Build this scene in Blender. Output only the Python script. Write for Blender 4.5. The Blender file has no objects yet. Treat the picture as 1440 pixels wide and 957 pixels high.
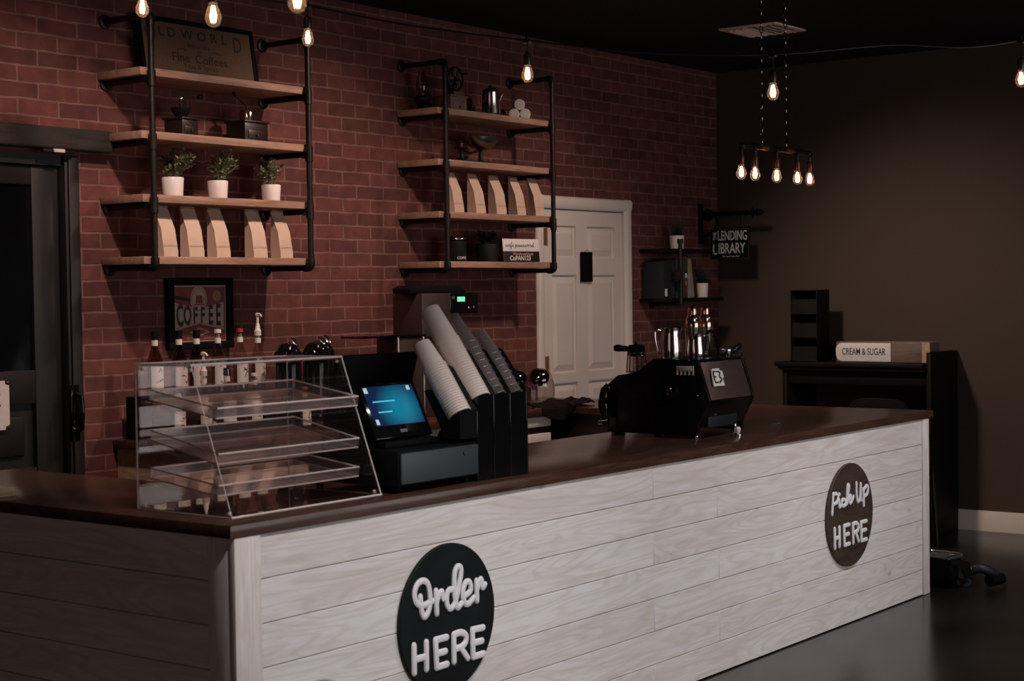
import bpy, bmesh, math, random
from mathutils import Matrix, Vector
random.seed(7)
S = bpy.context.scene
COL = S.collection
PI = math.pi
T = Matrix.Translation
def RX(a): return Matrix.Rotation(a, 4, 'X')
def RY(a): return Matrix.Rotation(a, 4, 'Y')
def RZ(a): return Matrix.Rotation(a, 4, 'Z')
def SC(x, y, z): return Matrix.Diagonal((x, y, z, 1))

# ------------------------------------------------------------------ materials
def nodes(name):
    m = bpy.data.materials.new(name); m.use_nodes = True
    nt = m.node_tree
    return m, nt, nt.nodes['Principled BSDF']
def L(nt, a, b): nt.links.new(a, b)
def mat(name, c, rough=0.5, metal=0.0, var=0.12, scale=30, bump=0.0, spec=0.5, coat=0.0):
    """plain procedural surface: colour with a little noise in value and roughness"""
    m, nt, b = nodes(name)
    b.inputs['Metallic'].default_value = metal
    b.inputs['Specular IOR Level'].default_value = spec
    b.inputs['Coat Weight'].default_value = coat
    tc = nt.nodes.new('ShaderNodeTexCoord')
    n = nt.nodes.new('ShaderNodeTexNoise'); n.inputs['Scale'].default_value = scale; n.inputs['Detail'].default_value = 4
    L(nt, tc.outputs['Object'], n.inputs['Vector'])
    r = nt.nodes.new('ShaderNodeValToRGB')
    r.color_ramp.elements[0].position = .3; r.color_ramp.elements[1].position = .7
    r.color_ramp.elements[0].color = (c[0]*(1-var), c[1]*(1-var), c[2]*(1-var), 1)
    r.color_ramp.elements[1].color = (min(1, c[0]*(1+var)), min(1, c[1]*(1+var)), min(1, c[2]*(1+var)), 1)
    L(nt, n.outputs['Fac'], r.inputs['Fac']); L(nt, r.outputs['Color'], b.inputs['Base Color'])
    mr = nt.nodes.new('ShaderNodeMapRange')
    mr.inputs['To Min'].default_value = max(.02, rough-.06); mr.inputs['To Max'].default_value = min(1, rough+.06)
    L(nt, n.outputs['Fac'], mr.inputs['Value']); L(nt, mr.outputs['Result'], b.inputs['Roughness'])
    if bump:
        bp = nt.nodes.new('ShaderNodeBump'); bp.inputs['Strength'].default_value = bump; bp.inputs['Distance'].default_value = .004
        L(nt, n.outputs['Fac'], bp.inputs['Height']); L(nt, bp.outputs['Normal'], b.inputs['Normal'])
    return m
def wood(name, c1, c2, axis='X', rough=.55, scale=6.0, grain=14.0, attr=False, knots=False):
    """grain stretched along one axis; attr: each plank shifts its own figure"""
    m, nt, b = nodes(name)
    tc = nt.nodes.new('ShaderNodeTexCoord'); mp = nt.nodes.new('ShaderNodeMapping')
    s = {'X': (1, grain, grain), 'Y': (grain, 1, grain), 'Z': (grain, grain, 1)}[axis]
    mp.inputs['Scale'].default_value = s
    src = tc.outputs['Object']
    if attr:
        at = nt.nodes.new('ShaderNodeAttribute'); at.attribute_name = 'plank'
        ad = nt.nodes.new('ShaderNodeVectorMath'); ad.operation = 'MULTIPLY_ADD'
        ad.inputs[1].default_value = (13.1, 5.7, 9.3)
        cx = nt.nodes.new('ShaderNodeCombineXYZ')
        for i in range(3): L(nt, at.outputs['Fac'], cx.inputs[i])
        L(nt, cx.outputs[0], ad.inputs[0]); L(nt, src, ad.inputs[2]); src = ad.outputs[0]
    L(nt, src, mp.inputs['Vector'])
    n = nt.nodes.new('ShaderNodeTexNoise'); n.inputs['Scale'].default_value = scale*.35; n.inputs['Detail'].default_value = 8
    n.inputs['Distortion'].default_value = 1.6
    L(nt, mp.outputs[0], n.inputs['Vector'])
    wv = nt.nodes.new('ShaderNodeTexNoise'); wv.inputs['Scale'].default_value = scale*2.2; wv.inputs['Detail'].default_value = 3
    L(nt, mp.outputs[0], wv.inputs['Vector'])
    mx = nt.nodes.new('ShaderNodeMath'); mx.operation = 'MULTIPLY_ADD'; mx.inputs[1].default_value = .35
    L(nt, wv.outputs['Fac'], mx.inputs[0])
    m2 = nt.nodes.new('ShaderNodeMath'); m2.operation = 'MULTIPLY'; m2.inputs[1].default_value = .65
    L(nt, n.outputs['Fac'], m2.inputs[0]); L(nt, m2.outputs[0], mx.inputs[2])
    val = mx.outputs[0]
    if attr:
        ab = nt.nodes.new('ShaderNodeMath'); ab.operation = 'MULTIPLY_ADD'; ab.inputs[1].default_value = .16; ab.inputs[2].default_value = -.08
        L(nt, at.outputs['Fac'], ab.inputs[0])
        a2 = nt.nodes.new('ShaderNodeMath'); L(nt, val, a2.inputs[0]); L(nt, ab.outputs[0], a2.inputs[1]); val = a2.outputs[0]
    r = nt.nodes.new('ShaderNodeValToRGB')
    r.color_ramp.elements[0].position = .36; r.color_ramp.elements[1].position = .62
    r.color_ramp.elements[0].color = (*c1, 1); r.color_ramp.elements[1].color = (*c2, 1)
    L(nt, val, r.inputs['Fac'])
    out = r.outputs['Color']
    if attr:   # flat-sawn figure: contour lines of the stretched noise
        n3 = nt.nodes.new('ShaderNodeTexNoise'); n3.inputs['Scale'].default_value = 1.15; n3.inputs['Detail'].default_value = 1.5; n3.inputs['Distortion'].default_value = .4
        m4 = nt.nodes.new('ShaderNodeMapping'); m4.inputs['Scale'].default_value = {'X': (.8, 6.5, 6.5), 'Y': (6.5, .8, 6.5), 'Z': (6.5, 6.5, .8)}[axis]
        L(nt, src, m4.inputs['Vector']); L(nt, m4.outputs[0], n3.inputs['Vector'])
        k1 = nt.nodes.new('ShaderNodeMath'); k1.operation = 'MULTIPLY'; k1.inputs[1].default_value = 95; L(nt, n3.outputs['Fac'], k1.inputs[0])
        k2 = nt.nodes.new('ShaderNodeMath'); k2.operation = 'SINE'; L(nt, k1.outputs[0], k2.inputs[0])
        k3 = nt.nodes.new('ShaderNodeMapRange'); k3.inputs['From Min'].default_value = .1; k3.inputs['From Max'].default_value = 1.0; k3.inputs['To Max'].default_value = .42; L(nt, k2.outputs[0], k3.inputs['Value'])
        k4 = nt.nodes.new('ShaderNodeMath'); k4.operation = 'MULTIPLY'; L(nt, k3.outputs[0], k4.inputs[0]); L(nt, wv.outputs['Fac'], k4.inputs[1])
        mg = nt.nodes.new('ShaderNodeMixRGB'); L(nt, k4.outputs[0], mg.inputs['Fac']); L(nt, out, mg.inputs['Color1']); mg.inputs['Color2'].default_value = (.46, .34, .27, 1); out = mg.outputs[0]
    if knots:
        vo = nt.nodes.new('ShaderNodeTexVoronoi'); vo.inputs['Scale'].default_value = 3.0
        mk = nt.nodes.new('ShaderNodeMapping'); mk.inputs['Scale'].default_value = (.75, 1.5, 1.5); L(nt, src, mk.inputs['Vector'])
        L(nt, mk.outputs[0], vo.inputs['Vector'])
        kr = nt.nodes.new('ShaderNodeValToRGB')
        kr.color_ramp.elements[0].position = .035; kr.color_ramp.elements[1].position = .075
        L(nt, vo.outputs['Distance'], kr.inputs['Fac'])
        mm = nt.nodes.new('ShaderNodeMixRGB'); L(nt, kr.outputs['Color'], mm.inputs['Fac'])
        mm.inputs['Color1'].default_value = (c1[0]*.62, c1[1]*.55, c1[2]*.5, 1); L(nt, out, mm.inputs['Color2']); out = mm.outputs[0]
    L(nt, out, b.inputs['Base Color'])
    b.inputs['Roughness'].default_value = rough
    bp = nt.nodes.new('ShaderNodeBump'); bp.inputs['Strength'].default_value = .12; bp.inputs['Distance'].default_value = .002
    L(nt, val, bp.inputs['Height']); L(nt, bp.outputs['Normal'], b.inputs['Normal'])
    return m
def brick_mat():
    m, nt, b = nodes('red_brick')
    tc = nt.nodes.new('ShaderNodeTexCoord'); sp = nt.nodes.new('ShaderNodeSeparateXYZ'); cb = nt.nodes.new('ShaderNodeCombineXYZ')
    L(nt, tc.outputs['Object'], sp.inputs[0]); L(nt, sp.outputs['X'], cb.inputs['X']); L(nt, sp.outputs['Z'], cb.inputs['Y'])
    mp = nt.nodes.new('ShaderNodeMapping'); mp.inputs['Location'].default_value = (BRX, BRZ, 0); L(nt, cb.outputs[0], mp.inputs['Vector'])
    # a slight waver of the courses
    nz = nt.nodes.new('ShaderNodeTexNoise'); nz.inputs['Scale'].default_value = 9; L(nt, cb.outputs[0], nz.inputs['Vector'])
    vm = nt.nodes.new('ShaderNodeVectorMath'); vm.operation = 'MULTIPLY_ADD'; vm.inputs[1].default_value = (.012, .012, 0)
    L(nt, nz.outputs['Color'], vm.inputs[0]); L(nt, mp.outputs[0], vm.inputs[2])
    br = nt.nodes.new('ShaderNodeTexBrick')
    br.inputs['Scale'].default_value = 1.0; br.inputs['Brick Width'].default_value = .206; br.inputs['Row Height'].default_value = .0692
    br.inputs['Mortar Size'].default_value = .0055; br.inputs['Mortar Smooth'].default_value = .25; br.inputs['Bias'].default_value = -.1
    br.inputs['Color1'].default_value = (.150, .050, .042, 1); br.inputs['Color2'].default_value = (.090, .033, .030, 1)
    br.inputs['Mortar'].default_value = (.205, .100, .087, 1)
    L(nt, vm.outputs[0], br.inputs['Vector'])
    n2 = nt.nodes.new('ShaderNodeTexNoise'); n2.inputs['Scale'].default_value = 14; n2.inputs['Detail'].default_value = 6; L(nt, cb.outputs[0], n2.inputs['Vector'])
    mr = nt.nodes.new('ShaderNodeMapRange'); mr.inputs['From Min'].default_value = .3; mr.inputs['From Max'].default_value = .7
    mr.inputs['To Min'].default_value = .78; mr.inputs['To Max'].default_value = 1.2; L(nt, n2.outputs['Fac'], mr.inputs['Value'])
    mu = nt.nodes.new('ShaderNodeVectorMath'); mu.operation = 'SCALE'; L(nt, br.outputs['Color'], mu.inputs[0]); L(nt, mr.outputs[0], mu.inputs['Scale'])
    L(nt, mu.outputs[0], b.inputs['Base Color']); b.inputs['Roughness'].default_value = .88
    b.inputs['Specular IOR Level'].default_value = .25
    bp = nt.nodes.new('ShaderNodeBump'); bp.inputs['Strength'].default_value = .7; bp.inputs['Distance'].default_value = .006; bp.invert = True
    ad = nt.nodes.new('ShaderNodeMath'); ad.operation = 'MULTIPLY_ADD'; ad.inputs[1].default_value = -.25; L(nt, n2.outputs['Fac'], ad.inputs[0]); L(nt, br.outputs['Fac'], ad.inputs[2])
    L(nt, ad.outputs[0], bp.inputs['Height']); L(nt, bp.outputs['Normal'], b.inputs['Normal'])
    return m
def emis(name, c, s):
    m, nt, b = nodes(name)
    b.inputs['Base Color'].default_value = (*c, 1); b.inputs['Emission Color'].default_value = (*c, 1); b.inputs['Emission Strength'].default_value = s
    return m
def clear(name, tint=(1, 1, 1), gloss=1.0, rough=.03, ior=1.5, haze=0):
    """thin clear sheet: transmits straight through, mirrors by Fresnel"""
    m, nt, b = nodes(name); nt.nodes.remove(b)
    out = nt.nodes['Material Output']
    tr = nt.nodes.new('ShaderNodeBsdfTransparent'); tr.inputs['Color'].default_value = (*tint, 1)
    gl = nt.nodes.new('ShaderNodeBsdfGlossy'); gl.inputs['Roughness'].default_value = rough; gl.inputs['Color'].default_value = (gloss, gloss, gloss, 1)
    lw = nt.nodes.new('ShaderNodeLayerWeight'); pw = nt.nodes.new('ShaderNodeMath'); pw.operation = 'POWER'; pw.inputs[1].default_value = 5.0
    f0 = ((ior-1)/(ior+1))**2
    fr = nt.nodes.new('ShaderNodeMath'); fr.operation = 'MULTIPLY_ADD'; fr.inputs[1].default_value = 1-f0; fr.inputs[2].default_value = f0
    L(nt, lw.outputs['Facing'], pw.inputs[0]); L(nt, pw.outputs[0], fr.inputs[0])
    mx = nt.nodes.new('ShaderNodeMixShader'); L(nt, fr.outputs[0], mx.inputs[0]); L(nt, tr.outputs[0], mx.inputs[1]); L(nt, gl.outputs[0], mx.inputs[2])
    last = mx.outputs[0]
    if haze:
        df = nt.nodes.new('ShaderNodeBsdfTranslucent'); df.inputs['Color'].default_value = (*tint, 1)
        d2 = nt.nodes.new('ShaderNodeBsdfDiffuse'); d2.inputs['Color'].default_value = (*tint, 1)
        m1 = nt.nodes.new('ShaderNodeMixShader'); m1.inputs[0].default_value = .5; L(nt, df.outputs[0], m1.inputs[1]); L(nt, d2.outputs[0], m1.inputs[2])
        m2 = nt.nodes.new('ShaderNodeMixShader'); m2.inputs[0].default_value = haze; L(nt, last, m2.inputs[1]); L(nt, m1.outputs[0], m2.inputs[2]); last = m2.outputs[0]
    L(nt, last, out.inputs['Surface'])
    return m
def steel(name, c=(.62, .58, .56), rough=.16):
    return mat(name, c, rough, 1.0, .06, 60)

BRX, BRZ = 0.03, 0.0395
M = dict(
 brick=brick_mat(),
 taupe=mat('taupe_wall_paint', (.070, .047, .034), .75, var=.04, scale=3, spec=.3),
 ceiling=mat('black_ceiling_paint', (.013, .011, .010), .8, var=.2, spec=.25),
 floor=mat('dark_polished_concrete', (.011, .010, .009), .22, var=.35, scale=2.2),
 plain=mat('plain_wall_paint', (.16, .13, .11), .8, var=.05, scale=3),
 white=mat('white_door_paint', (.74, .66, .61), .45, var=.02, scale=5),
 base=mat('baseboard_paint', (.72, .62, .54), .5, var=.03, scale=5),
 plank=wood('whitewashed_pine', (.70, .635, .605), (.82, .79, .775), 'X', .6, 5, 11, True, True),
 planky=wood('whitewashed_pine_return', (.70, .635, .605), (.82, .79, .775), 'Y', .6, 5, 11, True, True),
 plankz=wood('whitewashed_pine_trim', (.62, .54, .50), (.80, .75, .73), 'Z', .6, 5, 11, True, True),
 walnut=wood('dark_stained_butcher_block', (.036, .0155, .0105), (.090, .041, .027), 'X', .24, 7, 9),
 shelfwood=wood('stained_pine_shelf', (.24, .125, .08), (.40, .235, .165), 'X', .5, 6, 12),
 blackpipe=mat('black_iron_pipe', (.030, .023, .021), .42, .7, .25, 40),
 black=mat('matt_black_plastic', (.0050, .0050, .0055), .55, var=.2, spec=.07),
 gloss=mat('gloss_black_plastic', (.0045, .0045, .005), .10, var=.1, spec=.4),
 enamel=mat('black_enamel_metal', (.003, .003, .0034), .26, var=.1, spec=.3),
 greymet=mat('brushed_dark_steel_panel', (.225, .15, .13), .36, .85, .05, 20),
 slate=mat('slate_grey_plastic', (.035, .047, .056), .45, var=.08),
 steel=steel('polished_steel'), copper=steel('copper_tinted_steel', (.72, .47, .38), .14),
 dsteel=steel('tarnished_steel', (.30, .26, .25), .3),
 bstain=mat('brushed_appliance_steel', (.135, .09, .08), .42, .8, .05, 30),
 acry=clear('clear_acrylic', (.965, .95, .945), 1.0, .02), acryE=mat('cut_acrylic_edge', (.72, .60, .57), .25, var=.1),
 acrytop=clear('clear_acrylic_lid', (.93, .89, .88), 1.0, .06, 1.55, .10), acrytray=clear('clear_acrylic_tray', (.93, .89, .88), 1.0, .06, 1.55, .07),
 glass=clear('clear_glass', (.92, .89, .88), 1.0, .02, 1.65), glassd=clear('amber_syrup_glass', (.72, .60, .54), 1.0, .03, 1.65),
 cupclear=clear('clear_cup_plastic', (.90, .86, .85), 1.0, .06, 1.6, .10),
 bulbglass=clear('bulb_glass', (1.0, .82, .70), 1.0, .02, 1.5, .06),
 fil=emis('glowing_filament', (1.0, .70, .48), 18.0),
 paperw=mat('white_paper_cup', (.86, .735, .67), .6, var=.02), label=mat('white_paper_label', (.72, .66, .63), .6, var=.03),
 ink=mat('black_ink', (.012, .011, .011), .6), lett=mat('raised_white_lettering', (.80, .78, .80), .5, var=.02),
 signblk=mat('black_chalk_board', (.006, .0082, .009), .6, var=.3, scale=12, spec=.2),
 signbrn=wood('dark_stained_sign_board', (.030, .016, .010), (.075, .043, .030), 'X', .55, 7, 8),
 kraft=mat('kraft_paper_bag', (.56, .39, .30), .75, var=.05, scale=20), kraftlid=mat('kraft_fold', (.30, .19, .14), .75, var=.05),
 potw=mat('white_ceramic', (.76, .68, .65), .35, var=.02), soil=mat('potting_soil', (.02, .014, .01), .9, var=.4, scale=80),
 leaf=mat('variegated_leaf', (.20, .21, .125), .55, var=.6, scale=45), leafd=mat('dark_green_leaf', (.012, .028, .018), .5, var=.4, scale=60),
 mill=wood('dark_mill_wood', (.009, .0045, .0035), (.022, .011, .008), 'Z', .4, 9, 6), iron=mat('cast_iron', (.012, .011, .011), .45, .6, .2),
 burlap=mat('printed_burlap', (.135, .082, .056), .85, var=.15, scale=120, bump=.2, spec=.1), inkd=mat('faded_print', (.022, .016, .013), .8),
 red=mat('vintage_red', (.21, .036, .032), .5, var=.15, scale=25), cream=mat('vintage_cream', (.46, .345, .27), .5, var=.08, scale=20), gold=mat('dull_gold_print', (.30, .16, .07), .5),
 oldwood=wood('weathered_beam', (.010, .0065, .005), (.032, .022, .017), 'X', .8, 6, 8), doorwood=wood('dark_door_wood', (.005, .0035, .003), (.012, .0085, .0065), 'Z', .55, 6, 9),
 dglass=mat('dark_window_glass', (.004, .005, .006), .04, var=.05, spec=.6),
 hutch=mat('black_painted_wood', (.0045, .0042, .0042), .55, var=.2, scale=12, spec=.18), palewood=wood('pale_wood', (.34, .22, .15), (.52, .37, .27), 'X', .6, 7, 10),
 tanbox=wood('tan_wood_box', (.12, .075, .055), (.20, .13, .10), 'Y', .6, 7, 8),
 towel=mat('dark_brown_towel', (.010, .0065, .006), .95, var=.3, scale=70, bump=.6, spec=.1), pages=mat('book_pages', (.55, .46, .38), .8),
 screen=None, lcd=emis('green_lcd', (.16, .62, .42), .9), brown=mat('brown_box', (.10, .055, .045), .6), redcap=mat('red_plastic_cap', (.30, .03, .025), .4),
 whitepl=mat('white_plastic', (.70, .62, .58), .4, var=.03), vent=mat('vent_paint', (.88, .60, .50), .6, var=.04), ventd=mat('vent_dark', (.06, .04, .035), .7),
 hinge=mat('copper_hinge', (.30, .15, .10), .4, .8), card=mat('card_stock', (.55, .47, .44), .6),
 wire=mat('black_rubber_cable', (.012, .010, .010), .32, var=.2), socket=mat('bakelite_socket', (.022, .015, .013), .3), brass=mat('aged_brass', (.13, .052, .035), .34, .9),
 plate=mat('dark_blue_grey_plate', (.010, .014, .019), .4), chrome=steel('dark_chrome', (.16, .14, .15), .08), silver=mat('silver_trim', (.42, .42, .43), .3, .9), hose=mat('ribbed_black_hose', (.010, .010, .010), .5),
)
def screen_mat():
    m, nt, b = nodes('blue_display')
    tc = nt.nodes.new('ShaderNodeTexCoord'); sp = nt.nodes.new('ShaderNodeSeparateXYZ'); L(nt, tc.outputs['Generated'], sp.inputs[0])
    gr = nt.nodes.new('ShaderNodeTexGradient'); gr.gradient_type = 'SPHERICAL'
    mp = nt.nodes.new('ShaderNodeMapping'); mp.inputs['Location'].default_value = (-.62, 0, -.42); L(nt, tc.outputs['Generated'], mp.inputs['Vector'])
    m3 = nt.nodes.new('ShaderNodeMapping'); m3.inputs['Scale'].default_value = (1.75, 0, 1.25); L(nt, mp.outputs[0], m3.inputs['Vector'])
    L(nt, m3.outputs[0], gr.inputs['Vector'])
    r = nt.nodes.new('ShaderNodeValToRGB')
    r.color_ramp.elements[0].position = .12; r.color_ramp.elements[0].color = (.001, .012, .055, 1)
    r.color_ramp.elements[1].position = .75; r.color_ramp.elements[1].color = (.0015, .175, .285, 1)
    L(nt, gr.outputs['Fac'], r.inputs['Fac'])
    b.inputs['Base Color'].default_value = (.01, .01, .012, 1); b.inputs['Roughness'].default_value = .2
    L(nt, r.outputs['Color'], b.inputs['Emission Color']); b.inputs['Emission Strength'].default_value = 1.0
    return m
M['screen'] = screen_mat()
SCW = emis('screen_white', (.45, .55, .60), .55); SCL = emis('screen_text', (.10, .55, .75), .6)

# ------------------------------------------------------------------ mesh builder
class MB:
    def __init__(s): s.bm = bmesh.new(); s.M = Matrix.Identity(4); s.pl = None
    def _fin(s, verts, Mx):
        X = s.M @ (Mx or Matrix.Identity(4))
        for v in verts: v.co = X @ v.co
    def box(s, x0, x1, y0, y1, z0, z1, bev=0, seg=2, M=None, plank=None):
        b = bmesh.new()
        bmesh.ops.create_cube(b, size=1)
        for v in b.verts:
            v.co = Vector((x0+(v.co.x+.5)*(x1-x0), y0+(v.co.y+.5)*(y1-y0), z0+(v.co.z+.5)*(z1-z0)))
        if bev: bmesh.ops.bevel(b, geom=b.edges[:], offset=bev, segments=seg, affect='EDGES', profile=.5)
        return s.merge(b, M, plank)
    def merge(s, b, M=None, plank=None):
        if plank is not None and s.pl is None: s.pl = s.bm.faces.layers.float.new('plank')
        vm = {v: s.bm.verts.new(v.co) for v in b.verts}
        for f in b.faces:
            try: nf = s.bm.faces.new([vm[v] for v in f.verts])
            except ValueError: continue
            if s.pl is not None and plank is not None: nf[s.pl] = plank
        s._fin(vm.values(), M); b.free(); return s
    def prism(s, pts, axis, a, b_, M=None, bev=0):
        b = bmesh.new()
        def P(p, t): return {'x': (t, p[0], p[1]), 'y': (p[0], t, p[1]), 'z': (p[0], p[1], t)}[axis]
        lo = [b.verts.new(P(p, a)) for p in pts]; hi = [b.verts.new(P(p, b_)) for p in pts]
        n = len(pts)
        b.faces.new(lo[::-1]); b.faces.new(hi)
        for i in range(n): b.faces.new([lo[i], lo[(i+1) % n], hi[(i+1) % n], hi[i]])
        bmesh.ops.recalc_face_normals(b, faces=b.faces[:])
        if bev: bmesh.ops.bevel(b, geom=b.edges[:], offset=bev, segments=2, affect='EDGES', profile=.5)
        return s.merge(b, M)
    def lathe(s, prof, n=24, M=None):
        b = bmesh.new(); rings = []
        for r, z in prof:
            if r < 1e-6: rings.append([b.verts.new((0, 0, z))])
            else: rings.append([b.verts.new((r*math.cos(2*PI*i/n), r*math.sin(2*PI*i/n), z)) for i in range(n)])
        for A, B in zip(rings, rings[1:]):
            for i in range(n):
                j = (i+1) % n
                if len(A) == 1 and len(B) == 1: continue
                if len(A) == 1: b.faces.new([A[0], B[j], B[i]])
                elif len(B) == 1: b.faces.new([A[i], A[j], B[0]])
                else: b.faces.new([A[i], A[j], B[j], B[i]])
        bmesh.ops.recalc_face_normals(b, faces=b.faces[:])
        return s.merge(b, M)
    def cyl(s, r, z0, z1, n=20, M=None, bev=0):
        if bev: return s.lathe([(0, z0), (r-bev, z0), (r, z0+bev), (r, z1-bev), (r-bev, z1), (0, z1)], n, M)
        return s.lathe([(0, z0), (r, z0), (r, z1), (0, z1)], n, M)
    def tube(s, pts, r, n=8, M=None, round_=False, closed=False):
        pts = [Vector(p) for p in pts]; b = bmesh.new(); rings = []
        rr = r if isinstance(r, (list, tuple)) else [r]*len(pts)
        N = len(pts); up = None
        for i, p in enumerate(pts):
            if closed: d = (pts[(i+1) % N]-pts[i-1]).normalized()
            else: d = ((pts[i+1] if i < N-1 else p)-(pts[i-1] if i else p)).normalized()
            if up is None:
                up = d.orthogonal().normalized()
            up = (up-d*up.dot(d))
            up = up.normalized() if up.length > 1e-5 else d.orthogonal().normalized()
            w = d.cross(up)
            def ring(c, q): return [b.verts.new(c+(up*math.cos(2*PI*k/n)+w*math.sin(2*PI*k/n))*q) for k in range(n)]
            if round_ and i == 0 and not closed:
                rings += [ring(p-d*rr[0]*.95, rr[0]*.3), ring(p-d*rr[0]*.6, rr[0]*.8)]
            rings.append(ring(p, rr[i]))
            if round_ and i == N-1 and not closed:
                rings += [ring(p+d*rr[i]*.6, rr[i]*.8), ring(p+d*rr[i]*.95, rr[i]*.3)]
        pr = list(zip(rings, rings[1:]))
        if closed: pr.append((rings[-1], rings[0]))
        for A, B in pr:
            for k in range(n): b.faces.new([A[k], A[(k+1) % n], B[(k+1) % n], B[k]])
        if not closed: b.faces.new(rings[0][::-1]); b.faces.new(rings[-1])
        bmesh.ops.recalc_face_normals(b, faces=b.faces[:])
        return s.merge(b, M)
    def ball(s, c, r, n=14, M=None, sq=(1, 1, 1)):
        prof = [(r*math.sin(PI*i/8), -r*math.cos(PI*i/8)) for i in range(9)]
        prof[0] = (0, -r); prof[-1] = (0, r)
        X = T(c) @ SC(*sq)
        return s.lathe(prof, n, (M @ X) if M else X)
    def quad(s, pts, M=None):
        b = bmesh.new(); b.faces.new([b.verts.new(p) for p in pts]); return s.merge(b, M)
    def build(s, name, m, parent=None, world=False, ang=38):
        me = bpy.data.meshes.new(name)
        if world and parent is not None:
            X = ROOT[parent.name].inverted()
            for v in s.bm.verts: v.co = X @ v.co
        off = None
        if parent is None:
            zs = [v.co for v in s.bm.verts]
            lo = Vector((min(v.x for v in zs), min(v.y for v in zs), min(v.z for v in zs))); hi = Vector((max(v.x for v in zs), max(v.y for v in zs), max(v.z for v in zs)))
            off = Vector(((lo.x+hi.x)/2, (lo.y+hi.y)/2, lo.z))
            if not s.keep_origin:
                for v in s.bm.verts: v.co -= off
            else: off = None
        s.bm.normal_update()
        for f in s.bm.faces: f.smooth = True
        for e in s.bm.edges:
            if len(e.link_faces) == 2: e.smooth = e.calc_face_angle(0) < math.radians(ang)
        s.bm.to_mesh(me); s.bm.free()
        o = bpy.data.objects.new(name, me); COL.objects.link(o)
        if m is not None:
            for k in (m if isinstance(m, list) else [m]): me.materials.append(M[k] if isinstance(k, str) else k)
        if parent is not None: o.parent = parent
        elif off is not None: o.location = off
        ROOT[o.name] = (ROOT[parent.name].copy() if parent is not None else T(off) if off else Matrix.Identity(4))
        return o
    keep_origin = False
ROOT = {}
def tag(o, label=None, cat=None, group=None, kind=None):
    if label: o['label'] = label
    if cat: o['category'] = cat
    if group: o['group'] = group
    if kind: o['kind'] = kind
    return o
def thing(name, label, cat, loc=(0, 0, 0), rz=0, group=None, rot=None):
    o = bpy.data.objects.new(name, None); COL.objects.link(o)
    o.location = loc
    o.rotation_euler = rot if rot else (0, 0, rz)
    o.empty_display_size = .05
    ROOT[o.name] = T(loc) @ (Matrix.Rotation(rz, 4, 'Z') if not rot else o.rotation_euler.to_matrix().to_4x4())
    return tag(o, label, cat, group)
def dup(r, loc, rz=None, label=None, group=None):
    def cp(o, par):
        c = o.copy(); COL.objects.link(c)
        if par is not None: c.parent = par
        for ch in [k for k in KIDS.get(o.name, [])]: KIDS.setdefault(c.name, []).append(cp(ch, c))
        return c
    if not KIDS.get(r.name):
        for o in list(COL.objects):
            if o.parent is not None:
                lst = KIDS.setdefault(o.parent.name, [])
                if o not in lst: lst.append(o)
    n = cp(r, None); n.location = loc
    if rz is not None: n.rotation_euler = (0, 0, rz)
    if label: n['label'] = label
    if group: n['group'] = group
    ROOT[n.name] = T(loc)
    return n
KIDS = {}
def struct(o): o['kind'] = 'structure'; return o
# text: faces -Y (towards the shop), or -X, or up
FY = Matrix(((1, 0, 0, 0), (0, 0, -1, 0), (0, 1, 0, 0), (0, 0, 0, 1)))
FX = Matrix(((0, 0, -1, 0), (-1, 0, 0, 0), (0, 1, 0, 0), (0, 0, 0, 1)))
def text_bm(body, size, sx=1.0, ext=.0008, bold=0.0, shear=0.0, align='CENTER', res=3):
    c = bpy.data.curves.new('t', 'FONT'); c.body = body; c.size = size; c.extrude = ext; c.offset = bold; c.shear = shear
    c.align_x = align; c.align_y = 'CENTER'; c.resolution_u = res
    o = bpy.data.objects.new('t', c); COL.objects.link(o)
    dg = bpy.context.evaluated_depsgraph_get()
    me = bpy.data.meshes.new_from_object(o.evaluated_get(dg))
    b = bmesh.new(); b.from_mesh(me)
    for v in b.verts: v.co.x *= sx
    bpy.data.objects.remove(o); bpy.data.curves.remove(c); bpy.data.meshes.remove(me)
    return b
def smooth_path(pts, k=5):
    if len(pts) < 3: return pts
    P = [pts[0]]+list(pts)+[pts[-1]]; out = []
    for i in range(1, len(P)-2):
        a, b, c, d = P[i-1], P[i], P[i+1], P[i+2]
        for j in range(k):
            t = j/k
            out.append(tuple(.5*((2*b[q])+(-a[q]+c[q])*t+(2*a[q]-5*b[q]+4*c[q]-d[q])*t*t+(-a[q]+3*b[q]-3*c[q]+d[q])*t**3) for q in range(len(a))))
    out.append(tuple(pts[-1])); return out

# ================================================================== THE ROOM
FRONTFILL = 192  # power of the fill spots added ahead of the counter
CAN = 128
RCAN = 270
LFILL = .62  # strength of the added fill pane in the left wall
YB, XR, ZC = 5.7565, 9.932, 3.037
XL, YF = -3.0, -1.8
def keep(mb): mb.keep_origin = True; return mb
struct(keep(MB().box(XL-.2, XR+.2, YF-.2, YB+.9, -.1, 0)).build('floor', 'floor'))
struct(keep(MB().box(XL-.2, XR+.2, YF-.2, YB+.9, ZC, ZC+.1)).build('ceiling', 'ceiling'))
w = keep(MB())
w.box(XL, 3.42, YB, YB+.2, 0, ZC); w.box(3.42, 4.478, YB, YB+.2, 2.15, ZC); w.box(4.478, 7.845, YB, YB+.2, 0, ZC)
w.box(7.845, 8.775, YB, YB+.2, 2.085, ZC); w.box(8.775, XR, YB, YB+.2, 0, ZC)
struct(w.build('wall_back', 'brick'))
struct(keep(MB().box(XR, XR+.2, YF, YB+.2, 0, ZC)).build('wall_right', 'taupe'))
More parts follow.
